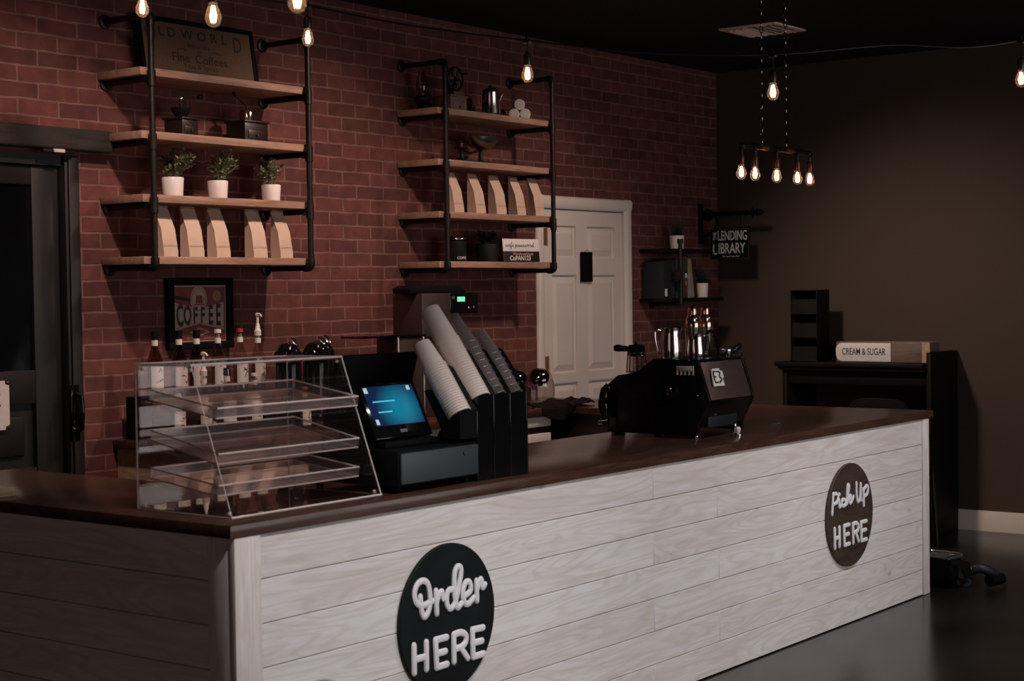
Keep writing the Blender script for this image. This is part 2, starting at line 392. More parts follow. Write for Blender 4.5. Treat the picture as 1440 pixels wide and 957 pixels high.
w = keep(MB()); w.box(XL-.2, XL, YF, .2, 0, ZC); w.box(XL-.2, XL, 3.4, YB+.2, 0, ZC); w.box(XL-.2, XL, .2, 3.4, 0, .6); w.box(XL-.2, XL, .2, 3.4, 2.6, ZC)
struct(w.build('wall_left', 'plain'))
w = keep(MB())
WX = [(3.9, 5.9), (6.3, 8.3)]
w.box(XL, 3.9, YF-.2, YF, 0, ZC); w.box(5.9, 6.3, YF-.2, YF, 0, ZC); w.box(8.3, XR, YF-.2, YF, 0, ZC)
for a, b_ in WX: w.box(a, b_, YF-.2, YF, 0, .35); w.box(a, b_, YF-.2, YF, 2.65, ZC)
struct(w.build('wall_front', 'plain'))
WINM = emis('daylight_window_pane', (1.0, .955, .945), 2.4)
for i, (a, b_) in enumerate(WX):
    r = thing('window_%d' % (i+1), None, None, ((a+b_)/2, YF, .35)); struct(r)
    f = MB(); hw = (b_-a)/2
    f.box(-hw, hw, -.12, -.02, 0, .05); f.box(-hw, hw, -.12, -.02, 2.25, 2.3); f.box(-hw, -hw+.05, -.12, -.02, .05, 2.25); f.box(hw-.05, hw, -.12, -.02, .05, 2.25); f.box(-.02, .02, -.11, -.03, .05, 2.25)
    f.build('window_frame', 'black', r)
    MB().box(-hw+.05, hw-.05, -.08, -.07, .05, 2.25).build('pane', WINM, r)
r = struct(thing('window_3', None, None, (XL, 1.8, .6))); f = MB()  # added out of view: glowing fill for the left-facing sides
for a, b_, c_, e_ in ((-1.6, 1.6, 0, .05), (-1.6, 1.6, 1.95, 2.0), (-1.6, -1.55, .05, 1.95), (1.55, 1.6, .05, 1.95), (-.02, .02, .05, 1.95)): f.box(-.12, -.02, a, b_, c_, e_)
f.build('window_frame', 'black', r)
MB().box(-.08, -.07, -1.55, 1.55, .05, 1.95).build('pane', emis('dim_window_pane', (1.0, .74, .64), LFILL), r)
struct(keep(MB().prism([(XR, 0), (XR-.016, 0), (XR-.016, .105), (XR-.012, .112), (XR-.010, .122), (XR, .127)], 'y', YF, YB)).build('baseboard_right', 'base'))
struct(keep(MB().box(8.86, XR-.016, YB-.016, YB, 0, .127, .004)).build('baseboard_back', 'base'))

# white six-panel door
d = struct(thing('door_1', None, None, (8.31, YB, 0)))
m = MB(); y0, y1 = .012, .047          # local, wall face at 0, +Y goes into the wall
xs = [(-.432, -.335), (-.080, .040), (.345, .432)]
for a, b_ in xs: m.box(a, b_, y0, y1, .008, 2.035)
for za, zb in ((.008, .22), (.985, 1.045), (1.64, 1.745), (1.94, 2.035)):
    for a, b_ in ((-.335, -.080), (.040, .345)): m.box(a, b_, y0, y1, za, zb)
for za, zb in ((.22, .985), (1.045, 1.64), (1.745, 1.94)):
    for a, b_ in ((-.335, -.080), (.040, .345)):
        m.box(a, b_, y0+.016, y1, za, zb)
        q = [(a+.012, za+.012), (b_-.012, za+.012), (b_-.012, zb-.012), (a+.012, zb-.012)]
        i2 = [(a+.05, za+.05), (b_-.05, za+.05), (b_-.05, zb-.05), (a+.05, zb-.05)]
        for k in range(4):
            A, B, C_, D = q[k], q[(k+1) % 4], i2[(k+1) % 4], i2[k]
            m.quad([(A[0], y0+.0155, A[1]), (B[0], y0+.0155, B[1]), (C_[0], y0+.002, C_[1]), (D[0], y0+.002, D[1])])
        m.quad([(p[0], y0+.002, p[1]) for p in i2])
m.build('door_panel', 'white', d)
m = MB()
pr = [(0, .03), (0, -.004), (.012, -.012), (.03, -.016), (.06, -.018), (.07, -.012), (.076, 0), (.076, .03)]
c = lambda sgn: [(sgn*(.437+u), v) for u, v in pr]
for sg in (-1, 1): m.prism(c(sg), 'z', 0, 2.116)
m.prism([(v, 2.04+u) for u, v in pr], 'x', -.437-.0755, .437+.0755)
m.build('door_casing', 'white', d)
for z in (1.868, 1.10, .25):
    h = MB().box(-.445, -.425, -.024, -.006, z-.052, z+.052, .002); h.cyl(.007, z-.056, z+.056, 10, T((-.437, -.026, 0)))
    h.build('hinge', 'hinge', d)
m = MB().box(-.056, .069, -.006, .001, 0, .185, .002)
t = thing('black_door_notice', 'small black notice plate hung on the middle of the white panelled door', 'sign', (8.32, YB+.004, 1.597))
m.build('plate', 'black', t); MB().tube([(-.03, -.007, .178), (.006, -.008, .20), (.045, -.007, .178)], .0015, 6).build('hanging_cord', 'black', t)

# dark timber door on the left
d = struct(thing('door_2', None, None, (3.95, YB, 0)))
m = MB()
for a, b_ in ((-.45, -.31), (.31, .445)): m.box(a, b_, .02, .07, .01, 2.10, .004)
for za, zb in ((.01, .22), (.70, .83), (1.10, 1.24), (2.02, 2.10)): m.box(-.31, .31, .022, .068, za, zb, .003)
for za, zb in ((.22, .70), (.83, 1.10)):
    m.box(-.31, .31, .045, .065, za, zb); m.box(-.26, .26, .030, .05, za+.05, zb-.05, .012)
m.build('door_panel', 'doorwood', d)
MB().box(-.31, .31, .04, .05, 1.24, 2.02).build('door_glass', 'dglass', d)
m = MB()
for a, b_ in ((.452, .527), (-.53, -.452)): m.box(a, b_, -.02, .09, 0, 2.15, .004); m.box(a+.012, b_-.012, -.032, -.02, .002, 2.14, .004)
m.box(-.452, .452, .0, .09, 2.105, 2.15)
m.build('door_frame', 'doorwood', d)
h = MB(); h.tube([(.47, -.034, 1.135), (.47, -.075, 1.12), (.47, -.082, 1.05), (.47, -.075, .985), (.47, -.034, .97)], .011, 10); h.box(.448, .492, -.036, -.03, .93, 1.17, .002)
h.build('door_handle', 'gloss', d)
w = keep(MB()); w.box(3.2, 4.62, YB-.075, YB, 2.168, 2.262, .012, 3)
struct(w.build('trim_1', 'oldwood'))
t = thing('metal_door_clip', 'short pale metal strip under the weathered beam above the dark door', 'clip', (4.36, YB-.06, 2.160))
MB().box(-.10, .06, -.01, .012, -.006, .006, .002).build('rail', 'iron', t); MB().box(-.055, .0, -.022, -.008, -.007, .008, .002).build('clip_plate', 'card', t)
t = thing('door_sign', 'cream clipped-corner notice with black serif capitals on the dark timber door', 'sign', (3.978, YB+.018, 1.0))
cc = .02; hw = .145
MB().prism([(-hw+cc, 0), (hw-cc, 0), (hw-cc, .012), (hw, cc), (hw, .203-cc), (hw-cc, .203-cc+.006), (hw-cc, .203), (-hw+cc, .203), (-hw+cc, .191), (-hw, .203-cc), (-hw, cc), (-hw+cc, .012)], 'y', -.004, 0).build('board', 'label', t)
m = MB()
for s_, z in (('STAFF', .142), ('ONLY', .072)): m.merge(text_bm(s_, .082, .93, .0006, .0018), T((-.001, -.0045, z)) @ FY)
m.build('lettering', 'ink', t)
for a in (-1, 1):
    for z in (.010, .193): MB().ball((a*(hw-.006), -.004, z), .007, 8, None, (1, .5, 1)).build('screw', 'brass', t)

# ceiling vent
t = thing('ceiling_vent', 'square pale air vent set in the black ceiling above the hanging lamp', 'vent', (8.435, 4.58, ZC))
m = MB(); h = .185
for a, b_, c_, e in ((-h, h, -h, -h+.035), (-h, h, h-.035, h), (-h, -h+.035, -h+.035, h-.035), (h-.035, h, -h+.035, h-.035)): m.box(a, b_, c_, e, -.010, 0, .002)
m.build('frame', 'vent', t)
MB().box(-.15, .15, -.15, .15, -.003, -.0005).build('throat', 'ventd', t)
for k in range(7): MB().box(-.15, .15, -.014, .014, -.0012, .0012, 0, 2, T((0, -.126+k*.042, -.009)) @ RX(.7 if k < 4 else -.7)).build('louvre', 'vent', t)

# ================================================================== COUNTER
ct = thing('service_counter', 'long whitewashed pine plank counter under the dark wooden top', 'counter', (5.4, 3.65, 0))
rows = [0.004, .128, .253, .378, .503, .628, .753, .880]
rnd = random.Random(4)
m = MB()
cuts = {6: [5.196], 5: [5.672], 4: [5.196], 3: [5.682], 2: [5.196], 1: [5.682], 0: [5.196]}
for i in range(7):
    e = [3.161]+cuts[i]+[7.682]
    for a, b_ in zip(e, e[1:]):
        m.box(a+.0006, b_-.0006, 3.302, 3.322, rows[i]+.0012, rows[i+1]-.0012, .0016, 1, None, rnd.random())
m.build('front_planking', 'plank', ct, True)
m = MB()
for i in range(7): m.box(3.071, 3.091, 3.405, 5.05, rows[i]+.0012, rows[i+1]-.0012, .0016, 1, None, rnd.random())
m.build('side_planking', 'planky', ct, True)
MB().box(3.062, 3.161, 3.294, 3.318, .002, .880, .003, 2, None, .3).build('corner_trim', 'plankz', ct, True)
MB().box(3.062, 3.084, 3.3185, 3.405, .002, .880, .003, 2, None, .7).build('corner_trim', 'plankz', ct, True)
MB().box(7.682, 7.757, 3.294, 3.318, .002, .880, .003, 2, None, .55).build('corner_trim', 'plankz', ct, True)
m = MB(); m.box(3.092, 7.72, 3.323, 3.98, .02, .878); m.box(3.092, 3.60, 3.981, 5.05, .02, .878); m.box(7.24, 7.75, 3.981, 5.70, .02, .878)
m.box(7.721, 7.755, 3.319, 3.98, .004, .878)
m.build('carcass', 'mill', ct, True)
# one continuous U-shaped top
wt = MB().prism([(3.045, 3.2905), (7.803, 3.2905), (7.803, 5.74), (7.19, 5.74), (7.19, 4.03), (3.66, 4.03), (3.66, 5.10), (3.045, 5.10)], 'z', .8805, .917, None, .003)
tag(wt.build('worktop', 'walnut'), 'dark stained butcher block top of the plank counter', 'worktop')
# round signs
def strokes(mb, ss, r, y=-.018, fl=.55):
    for s in ss:
        p = smooth_path([(x, 0, z) for x, z in s])
        mb.tube(p, r, 8, T((0, y, 0)) @ SC(1, fl, 1), True)
ORDER = [[(-0.141, 0.089), (-0.137, 0.05), (-0.124, 0.023), (-0.102, 0.04), (-0.094, 0.077), (-0.103, 0.12), (-0.126, 0.137), (-0.154, 0.13), (-0.169, 0.103), (-0.16, 0.074), (-0.131, 0.06), (-0.085, 0.067)], [(-0.066, 0.096), (-0.063, 0.024)], [(-0.062, 0.061), (-0.052, 0.082), (-0.037, 0.089), (-0.033, 0.072), (-0.028, 0.064)], [(0.021, 0.087), (-0.006, 0.086), (-0.014, 0.053), (-0.0, 0.03), (0.026, 0.042), (0.049, 0.099), (0.06, 0.144), (0.045, 0.157), (0.028, 0.139), (0.025, 0.079), (0.037, 0.028), (0.059, 0.036)], [(0.067, 0.056), (0.105, 0.069), (0.105, 0.095), (0.083, 0.101), (0.067, 0.073), (0.074, 0.039), (0.094, 0.03), (0.123, 0.045)], [(0.138, 0.097), (0.139, 0.033)], [(0.138, 0.064), (0.153, 0.095), (0.164, 0.096), (0.169, 0.071), (0.182, 0.079)]]
HERE1 = [[(-0.175, -0.057), (-0.175, -0.141)], [(-0.116, -0.057), (-0.117, -0.141)], [(-0.174, -0.101), (-0.117, -0.101)], [(-0.072, -0.058), (-0.068, -0.145)], [(-0.072, -0.058), (-0.017, -0.059)], [(-0.07, -0.102), (-0.024, -0.102)], [(-0.068, -0.145), (-0.017, -0.144)], [(0.018, -0.057), (0.018, -0.143)], [(0.018, -0.057), (0.053, -0.056), (0.078, -0.068), (0.078, -0.089), (0.058, -0.101), (0.018, -0.103)], [(0.05, -0.102), (0.087, -0.145)], [(0.113, -0.058), (0.115, -0.146)], [(0.113, -0.058), (0.169, -0.06)], [(0.113, -0.101), (0.162, -0.102)], [(0.115, -0.146), (0.169, -0.145)]]
PICKUP = [[(-0.183, 0.115), (-0.19, 0.062), (-0.195, 0.023)], [(-0.183, 0.112), (-0.149, 0.111), (-0.136, 0.093), (-0.152, 0.072), (-0.183, 0.067)], [(-0.126, 0.083), (-0.122, 0.048), (-0.099, 0.057)], [(-0.122, 0.107), (-0.121, 0.105)], [(-0.07, 0.077), (-0.093, 0.077), (-0.099, 0.06), (-0.082, 0.048), (-0.056, 0.055)], [(-0.063, 0.05), (-0.033, 0.102), (-0.022, 0.132), (-0.035, 0.139), (-0.044, 0.103), (-0.045, 0.054)], [(-0.042, 0.071), (-0.01, 0.089), (-0.008, 0.079), (-0.034, 0.073), (-0.008, 0.054), (0.023, 0.081)], [(0.054, 0.139), (0.056, 0.081), (0.068, 0.053), (0.089, 0.065), (0.099, 0.131)], [(0.099, 0.131), (0.098, 0.064), (0.111, 0.054)], [(0.126, 0.105), (0.129, 0.067), (0.13, 0.027)], [(0.125, 0.097), (0.161, 0.116), (0.177, 0.103), (0.166, 0.078), (0.133, 0.069)]]
HERE2 = [[(-0.172, -0.044), (-0.171, -0.132)], [(-0.124, -0.043), (-0.125, -0.129)], [(-0.171, -0.089), (-0.124, -0.087)], [(-0.077, -0.043), (-0.074, -0.131)], [(-0.077, -0.043), (-0.023, -0.042)], [(-0.076, -0.085), (-0.029, -0.084)], [(-0.074, -0.131), (-0.022, -0.13)], [(0.014, -0.045), (0.016, -0.132)], [(0.014, -0.045), (0.051, -0.044), (0.07, -0.058), (0.066, -0.078), (0.045, -0.084), (0.016, -0.086)], [(0.042, -0.085), (0.073, -0.131)], [(0.099, -0.047), (0.103, -0.133)], [(0.099, -0.047), (0.157, -0.047)], [(0.101, -0.088), (0.151, -0.087)], [(0.103, -0.133), (0.158, -0.132)]]
for nm, lb, cx, cz, a, b_, mt in (('round_order_sign', 'black round board reading Order HERE on the counter front', 3.965, .513, ORDER, HERE1, 'signblk'), ('round_pickup_sign', 'dark brown round board reading Pick Up HERE at the far end of the counter', 6.85, .503, PICKUP, HERE2, 'signbrn')):
    t = thing(nm, lb, 'sign', (cx, 3.3015, cz))
    MB().cyl(.236, 0, .013, 72, RX(PI/2), .002).build('board', mt, t)
    bold = nm == 'round_order_sign'
    m = MB(); strokes(m, a, .0108 if bold else .0088, -.016); m.build('script_lettering', 'lett', t)
    m = MB(); strokes(m, b_, .0115 if bold else .0098, -.016); m.build('capital_lettering', 'lett', t)

# ------------------------------------------------------------------ acrylic display case
dc = thing('acrylic_display_case', 'empty clear acrylic bakery case at the near corner of the counter', 'display case', (3.453, 3.575, .917))
X0, X1 = -.314, .314; YFb, YFt, YBk = -.188, -.030, .212; H = .428; th = .006
prof = [(YFb, 0), (YFt, H), (YBk, H), (YBk, 0)]
for x in (X0, X1-th): MB().prism(prof, 'x', x, x+th).build('side_panel', 'acry', dc)
MB().box(X0+th, X1-th, YFb+.004, YBk-.004, .0, th).build('base_panel', 'acry', dc)
MB().box(X0+th, X1-th, YFt, YBk, H-th, H).build('top_panel', 'acrytop', dc)
sl = math.atan2(YFt-YFb, H)
MB().prism([(YFb, th), (YFb+th, th), (YFt+th, H-th), (YFt, H-th)], 'x', X0+th, X1-th).build('front_panel', 'acry', dc)
MB().box(X0+th, X1-th, YBk-th, YBk, th, .20).build('rear_door', 'acry', dc)
MB().box(X0+th, X1-th, YBk-th-.008, YBk-.008, .20, H-th).build('rear_door', 'acry', dc)
e = MB(); r_ = .0022
for x in (X0+.003, X1-.003):
    e.tube([(x, YFb, .003), (x, YFt, H), ], r_ if x > 0 else .0012, 6); e.tube([(x, YBk, 0.003), (x, YBk, H)], r_*1.25, 6); e.tube([(x, YFt, H), (x, YBk, H)], r_, 6); e.tube([(x, YFb, .002), (x, YBk, .002)], r_, 6)
e.tube([(X0, YFt, H), (X1, YFt, H)], r_*1.3, 6); e.tube([(X0, YBk, H), (X1, YBk, H)], r_, 6); e.tube([(X0, YFb, .003), (X1, YFb, .003)], r_*1.4, 6)
e.build('polished_edges', 'acryE', dc)
for x in (X0+.012, X1-.012):
    for y, z in ((YFb+.02, .012), (YBk-.02, .012), (YBk-.02, H-.014), (YFt+.012, H-.014)):
        MB().ball((x, y, z), .006, 8).build('corner_stud', 'acryE', dc)
rails = [(.322, .275), (.205, .145), (.092, .055)]
for zb, zf in rails:
    for x in (X0+th, X1-th-.012): MB().prism([(YBk-.03, zb-.012), (YBk-.03, zb-.004), (-.115, zf-.004), (-.115, zf-.012)], 'x', x, x+.012).build('tray_rail', 'acry', dc)
t0 = None
names = ('topmost clear acrylic tray sloping inside the display case', 'middle clear acrylic tray sloping inside the display case', 'lowest clear acrylic tray sloping inside the display case')
for k, (zb, zf) in enumerate(rails):
    a = math.atan2(zb-zf, YBk-.03+.115); Ln = math.hypot(zb-zf, YBk-.03+.115)-.01
    loc = (3.453, 3.575-.112, .917+zf+.0005)
    if t0 is None:
        t0 = thing('display_tray', names[0], 'tray', loc, 0, 'acrylic trays in the display case', (a, 0, 0))
        MB().box(-.294, .294, 0, Ln, 0, .004).build('tray_floor', 'acrytray', t0)
        for x0, x1, ya, yb in ((-.294, -.290, .004, Ln-.004), (.290, .294, .004, Ln-.004), (-.294, .294, 0, .004), (-.294, .294, Ln-.004, Ln)): MB().box(x0, x1, ya, yb, .004, .030).build('tray_lip', 'acrytray', t0)
        ee = MB(); ee.tube([(-.292, .002, .031), (.292, .002, .031), (.292, Ln-.002, .031), (-.292, Ln-.002, .031)], .0031, 6, None, False, True); ee.tube([(-.292, .002, .002), (.292, .002, .002), (.292, Ln-.002, .002), (-.292, Ln-.002, .002)], .0026, 6, None, False, True)
        ee.build('rim', 'acryE', t0)
    else:
        n = dup(t0, loc, None, names[k]); n.rotation_euler = (a, 0, 0)
tag(MB().box(3.075, 3.149, 4.387, 4.46, .9175, .945, .002).build('pale_wood_block', 'palewood'), 'short pale wooden block lying on the left return of the counter', 'block')

# ------------------------------------------------------------------ till
cd = thing('cash_drawer', 'low black cash drawer with slate grey front under the blue screen', 'cash drawer', (3.998, 3.54, .917))
m = MB().box(-.197, .197, -.192, .195, .022, .133, .004); m.build('body', 'black', cd)
MB().box(-.190, .192, -.2015, -.1925, .030, .127, .003).build('drawer_front', 'slate', cd)
MB().cyl(.008, 0, .004, 12, T((.12, -.2015, .105)) @ RX(PI/2)).build('lock', 'slate', cd)
for x in (-.17, .17):
    for y in (-.16, .17): MB().cyl(.012, 0, .022, 10, T((x, y, 0))).build('rubber_foot', 'black', cd)
ps = thing('checkout_terminal', 'black two-sided checkout terminal with a lit blue customer screen', 'checkout terminal', (3.998, 3.54, 1.0505))
def slab(mb, x0, x1, yb, zb, yt, zt, thk, bev=.004):
    a = math.atan2(yt-yb, zt-zb); Ln = math.hypot(yt-yb, zt-zb)
    X = T((0, yb, zb)) @ RX(-a); mb.box(x0, x1, 0, thk, 0, Ln, bev, 2, X); return X, Ln
m = MB(); X, Ln = slab(m, -.168, .108, -.080, .030, .005, .202, .018); m.build('customer_display', 'gloss', ps)
sc = MB().box(-.150, .090, -.0016, -.0006, .044, Ln-.012, 0, 2, X); so = sc.build('screen', 'screen', ps)
for a, b_, c_, e_ in ((-.148, -.131, Ln-.034, Ln-.015), (.058, .074, Ln-.032, Ln-.016), (-.143, -.129, .048, .066)): MB().box(a, b_, -.0022, -.0017, c_, e_, 0, 2, X).build('screen_icon', SCW, ps)
for a, b_, z_ in ((-.125, -.02, .125), (-.115, -.05, .088)): MB().box(a, b_, -.0021, -.0017, z_, z_+.004, 0, 2, X).build('screen_line', SCL, ps)
MB().box(-.045, -.012, -.0016, -.0006, .016, .027, 0, 2, X).build('maker_plate', 'silver', ps)
m = MB(); slab(m, -.115, .280, .195, .045, .125, .287, .018); m.build('cashier_monitor', 'black', ps)
m = MB(); m.prism([(-.04, .045), (.03, .165), (.055, .19), (.14, .19), (.175, .06), (.16, .02), (-.06, .02)], 'x', -.085, .055, None, .004); m.box(-.15, .12, -.10, .185, 0, .021, .004); m.build('stand', 'black', ps)

# ------------------------------------------------------------------ cup organiser
og = thing('cup_organiser', 'black tilted four-slot organiser holding stacks of cups on the counter', 'cup dispenser', (4.30, 3.355, .917))
ax = (math.cos(math.radians(55.4)), math.sin(math.radians(55.4)))     # the lie of the stacks in Y, Z
cols = [-.185, -.09, .0, .09, .182]
tops = [.381, .381, .430, .430, .431]
def divider(x, top, low):
    d = top-.431
    pts = [(0, low), (0, .283+d), (.006, .296+d), (.102, .424+d), (.114, .431+d), (.132, .431+d), (.146, .423+d), (.152, .410+d), (.150, .395+d), (.10, .30+d)]
    pts += [(.24, .05), (.24, 0)] if low == 0 else [(.09, .20), (.07, low)]
    MB().prism(pts, 'x', x-.004, x+.004, None, .0015).build('divider', 'gloss', og)
for x, tp in list(zip(cols, tops))[1:]: divider(x, tp, 0)
n_ = (ax[1], -ax[0])                                                   # square to the stacks, towards the barista and down
for k in range(4):
    x0 = cols[k]+.0045; x1 = cols[k+1]-.0045
    low, cy, cz, rr_ = ((.146, .037, .222, .0430) if k == 0 else (0, .031, .266, .0455))
    lo_pt = (cy-ax[0]*.004, cz-ax[1]*.004)
    A = (lo_pt[0]-n_[0]*.035, lo_pt[1]-n_[1]*.035); B = (lo_pt[0]+n_[0]*(rr_+.003), lo_pt[1]+n_[1]*(rr_+.003))
    q0 = (cy+n_[0]*rr_, cz+n_[1]*rr_); up_ = .13 if k == 0 else .20
    C1 = (q0[0]+ax[0]*up_, q0[1]+ax[1]*up_); C2 = (C1[0]+n_[0]*.008, C1[1]+n_[1]*.008)
    pts = [(.002, low), (.002, A[1])] + ([A] if A[0] > .003 else []) + [B, q0, C1, C2, (B[0]+n_[0]*.012+.005, B[1]+n_[1]*.012)]
    pts += [(.075, low)] if k == 0 else [(.235, .05), (.235, 0)]
    MB().prism(pts, 'x', x0, x1).build('slot', 'black' if k == 0 else 'gloss', og)
MB().box(.1865, .1872, .004, .062, .09, .115).build('sticker', 'card', og)
# cups: local z is the stack axis, narrow base up
def cup(name, label, group, rb, rr, h, m):
    t = thing(name, label, 'cup', (0, 0, 0), 0, group)
    wl = .0005
    MB().lathe([(0, h-.006), (rb-.003, h-.006), (rb-.001, h), (rb, h-.001), (rr-.0012, .004), (rr-.0012-wl, .004), (rb-wl-.001, h-.008), (0, h-.0075)], 28).build('cup_wall', m, t)
    MB().tube([((rr)*math.cos(2*PI*i/28), rr*math.sin(2*PI*i/28), .002) for i in range(28)], .0021, 6, None, False, True).build('rolled_rim', m, t)
    return t
def stack(proto, x, y0, z0, n, pitch, top_label, label, group, used=[0]):
    # y0,z0: centre of the lowest rim; cups climb along ax
    a = math.radians(90-55.4)
    last = None
    for i in range(n):
        p = (4.30+x, y0+ax[0]*pitch*i, z0+ax[1]*pitch*i)
        if i == 0: o = proto; o.location = p
        else: o = dup(proto, p)
        o.rotation_euler = (-a, 0, 0)
        o['label'] = label; o['group'] = group
        last = o
    last['label'] = top_label
c1 = cup('paper_cup', '', 'small white paper cups', .0295, .0405, .100, 'paperw')
stack(c1, -.1375, 3.392, 1.139, 21, .0092, 'smaller white paper cup topping the nearer paper stack', 'white paper cup inside the nearer, lower stack of paper cups', 'small white paper cups')
c2 = cup('paper_cup', '', 'large white paper cups', .0345, .0425, .135, 'paperw')
stack(c2, -.045, 3.386, 1.183, 24, .0100, 'large white paper cup topping the tallest stack of cups', 'white paper cup inside the farther, taller stack of paper cups', 'large white paper cups')
c3 = cup('plastic_cup', '', 'clear plastic cups', .0285, .0425, .125, 'cupclear')
stack(c3, .045, 3.386, 1.183, 9, .026, 'clear plastic cup topping the taller clear stack', 'clear plastic cup inside the taller clear stack beside the paper cups', 'clear plastic cups')
c4 = cup('plastic_cup', '', 'clear plastic cups in the end slot', .0285, .0425, .110, 'cupclear')
stack(c4, .136, 3.386, 1.183, 7, .026, 'clear plastic cup topping the shorter clear stack', 'clear plastic cup inside the shorter clear stack in the end slot', 'clear plastic cups in the end slot')

# ================================================================== BACK COUNTER
bc = thing('back_counter', 'low back counter with dark top along the brick wall under the shelves', 'counter', (5.885, 5.44, 0))
MB().box(4.64, 7.184, 5.13, YB-.001, .877, .917, .004).build('top', 'walnut', bc, True)
MB().box(4.68, 7.10, 5.165, YB-.01, .08, .876).build('carcass', 'mill', bc, True)
MB().box(4.662, 4.679, 5.15, YB-.004, .0, .876, .002).build('end_panel', 'palewood', bc, True)
for k in range(4):
    a = 4.70+k*.60
    for z0, z1 in ((.822, .876), (.70, .786), (.12, .665)):
        dr = MB().box(a, a+.585, 5.145, 5.1645, z0, z1, .003).build('drawer_front' if z0 > .5 else 'cabinet_door', 'whitepl', bc, True)
# towel on the corner
b = bmesh.new(); rnd = random.Random(11); nx, ny = 30, 22
tw = {}
for i in range(nx):
    for j in range(ny):
        u, v = i/(nx-1), j/(ny-1)
        x = 6.985+.44*u; s_ = .20*v-.09*math.sin(2.2*u+.5)
        if s_ < 0 and x < 7.176: y, z = 5.121-.004*math.sin(20*u), .923+s_*.85
        else: y, z = 5.128+s_, .924
        k = min(1, max(0, s_/.05)) if x < 7.176 else 1
        z += k*(.020+.016*math.sin(9*u+3*v)*math.cos(7*v-2*u)+rnd.uniform(-.003, .004))
        if u > .92: z -= (u-.92)*.16
        if s_ >= 0 or x >= 7.176: z = max(z, .9235)
        tw[i, j] = b.verts.new((x, y, z))
for i in range(nx-1):
    for j in range(ny-1): b.faces.new([tw[i, j], tw[i+1, j], tw[i+1, j+1], tw[i, j+1]])
bmesh.ops.recalc_face_normals(b, faces=b.faces[:])
bmesh.ops.solidify(b, geom=b.faces[:], thickness=.005)
m = MB(); m.merge(b); tag(m.build('bar_towel', 'towel', None, False, 80), 'dark crumpled towel thrown over the inner corner of the counters beside the white door', 'towel')

# bottle rack and syrup bottles
rk = thing('bottle_rack', 'black stepped rack carrying the syrup bottles at the left of the back counter', 'rack', (5.09, 5.49, .917))
m = MB()
m.box(-.42, .36, .03, .20, .175, .187, .003); m.box(-.42, .36, -.10, .03, .02, .032, .003); m.build('step', 'black', rk)
for x in (-.42, .355):
    MB().prism([(-.10, 0), (.20, 0), (.20, .187), (.03, .187), (.03, .032), (-.10, .032)], 'x', x-.004, x+.004).build('end_plate', 'black', rk)
BZ = .917+.1878
def bottle(loc, label, gm='glassd', cap='black', h=.285, r=.036, lab=True, deco=0, group='syrup bottles', name='syrup_bottle'):
    s = h/.285
    t = thing(name, label, 'bottle', loc, 0, group)
    MB().lathe([(0, .003), (r*.8, 0), (r, .006), (r, .145*s), (r*.93, .165*s), (r*.5, .205*s), (.0135, .222*s), (.0135, .262*s), (.0115, .262*s), (.0115, .222*s), (r*.42, .202*s), (r*.86, .16*s), (r-.003, .14*s), (r-.003, .008), (0, .008)], 26).build('bottle_glass', gm, t)
    MB().lathe([(0, .0085), (r-.0035, .0085), (r-.0035, .12*s), (0, .12*s)], 22).build('syrup', 'brown' if gm == 'glassd' else 'glassd', t)
    cb = .250 if cap in ('black', 'chrome') else .268
    if cap: MB().lathe([(0, .286*s), (.015, .285*s), (.016, .28*s), (.016, cb*s), (.0139, cb*s), (0, (cb+.002)*s)], 18).build('cap', cap, t)
    MB().lathe([(.0142, .222*s), (.0142, .246*s)], 18).build('neck_label', 'label', t)
    if lab:
        b = bmesh.new(); n = 14; a0, a1 = -2.75, -.75
        va = [[b.verts.new(((r+.0006)*math.cos(a0+(a1-a0)*i/n), (r+.0006)*math.sin(a0+(a1-a0)*i/n), z*s)) for z in (.035, .135)] for i in range(n+1)]
        for i in range(n): b.faces.new([va[i][0], va[i+1][0], va[i+1][1], va[i][1]])
        m = MB(); m.merge(b); lb = m.build('front_label', 'label', t)
        m = MB(); rr = random.Random(deco)
        for q in range(3):
            pts = []
            aa = -2.3+rr.uniform(0, .6); z = .055+.025*q
            for k in range(6):
                aa += .12; z += rr.uniform(-.008, .010)
                pts.append(((r+.001)*math.cos(aa), (r+.001)*math.sin(aa), z*s))
            m.tube(smooth_path(pts, 3), .0016, 4)
        m.build('label_print', 'ink' if deco % 2 else 'slate', lb)
    return t
for x, cap, lb, g, dc_ in ((4.757, 'black', 'amber syrup bottle with black cap at the far left of the rack', 'glassd', 1), (4.896, 'black', 'black-capped syrup bottle second from the left on the rack', 'glassd', 2), (5.000, 'black', 'black-capped syrup bottle under the middle of the coffee print', 'glassd', 3), (5.128, 'whitepl', 'white-capped syrup bottle under the right edge of the coffee print', 'glass', 4), (5.265, 'redcap', 'red-capped clear syrup bottle right of the coffee print', 'glass', 5)):
    bottle((x, 5.60, BZ), lb, g, cap, .285, .036, True, dc_)
def pump(loc, label, h, r):
    t = bottle(loc, label, 'glass', None, h*.80, r, True, int(h*100), 'pump bottles', 'pump_bottle')
    z = h*.80*.262/.285
    m = MB(); m.lathe([(0, z-.004), (.016, z-.004), (.017, z+.018), (.012, z+.024), (.009, z+.05), (.006, z+.052), (.0055, z+.085), (.011, z+.088), (.011, z+.10), (0, z+.102)], 16); m.tube([(0, 0, z+.094), (-.012, -.03, z+.094), (-.014, -.042, z+.083)], .0045, 8)
    m.build('pump_head', 'whitepl', t)
    return t
pump((5.379, 5.60, BZ), 'tall white pump bottle at the right end of the rack', .345, .034)
pump((4.885, 5.43, .917+.033), 'white pump bottle standing on the low front step of the rack', .335, .034)
bottle((5.022, 5.43, .917+.033), 'stout clear syrup bottle on the low front step of the rack', 'glass', 'chrome', .27, .040, True, 8)
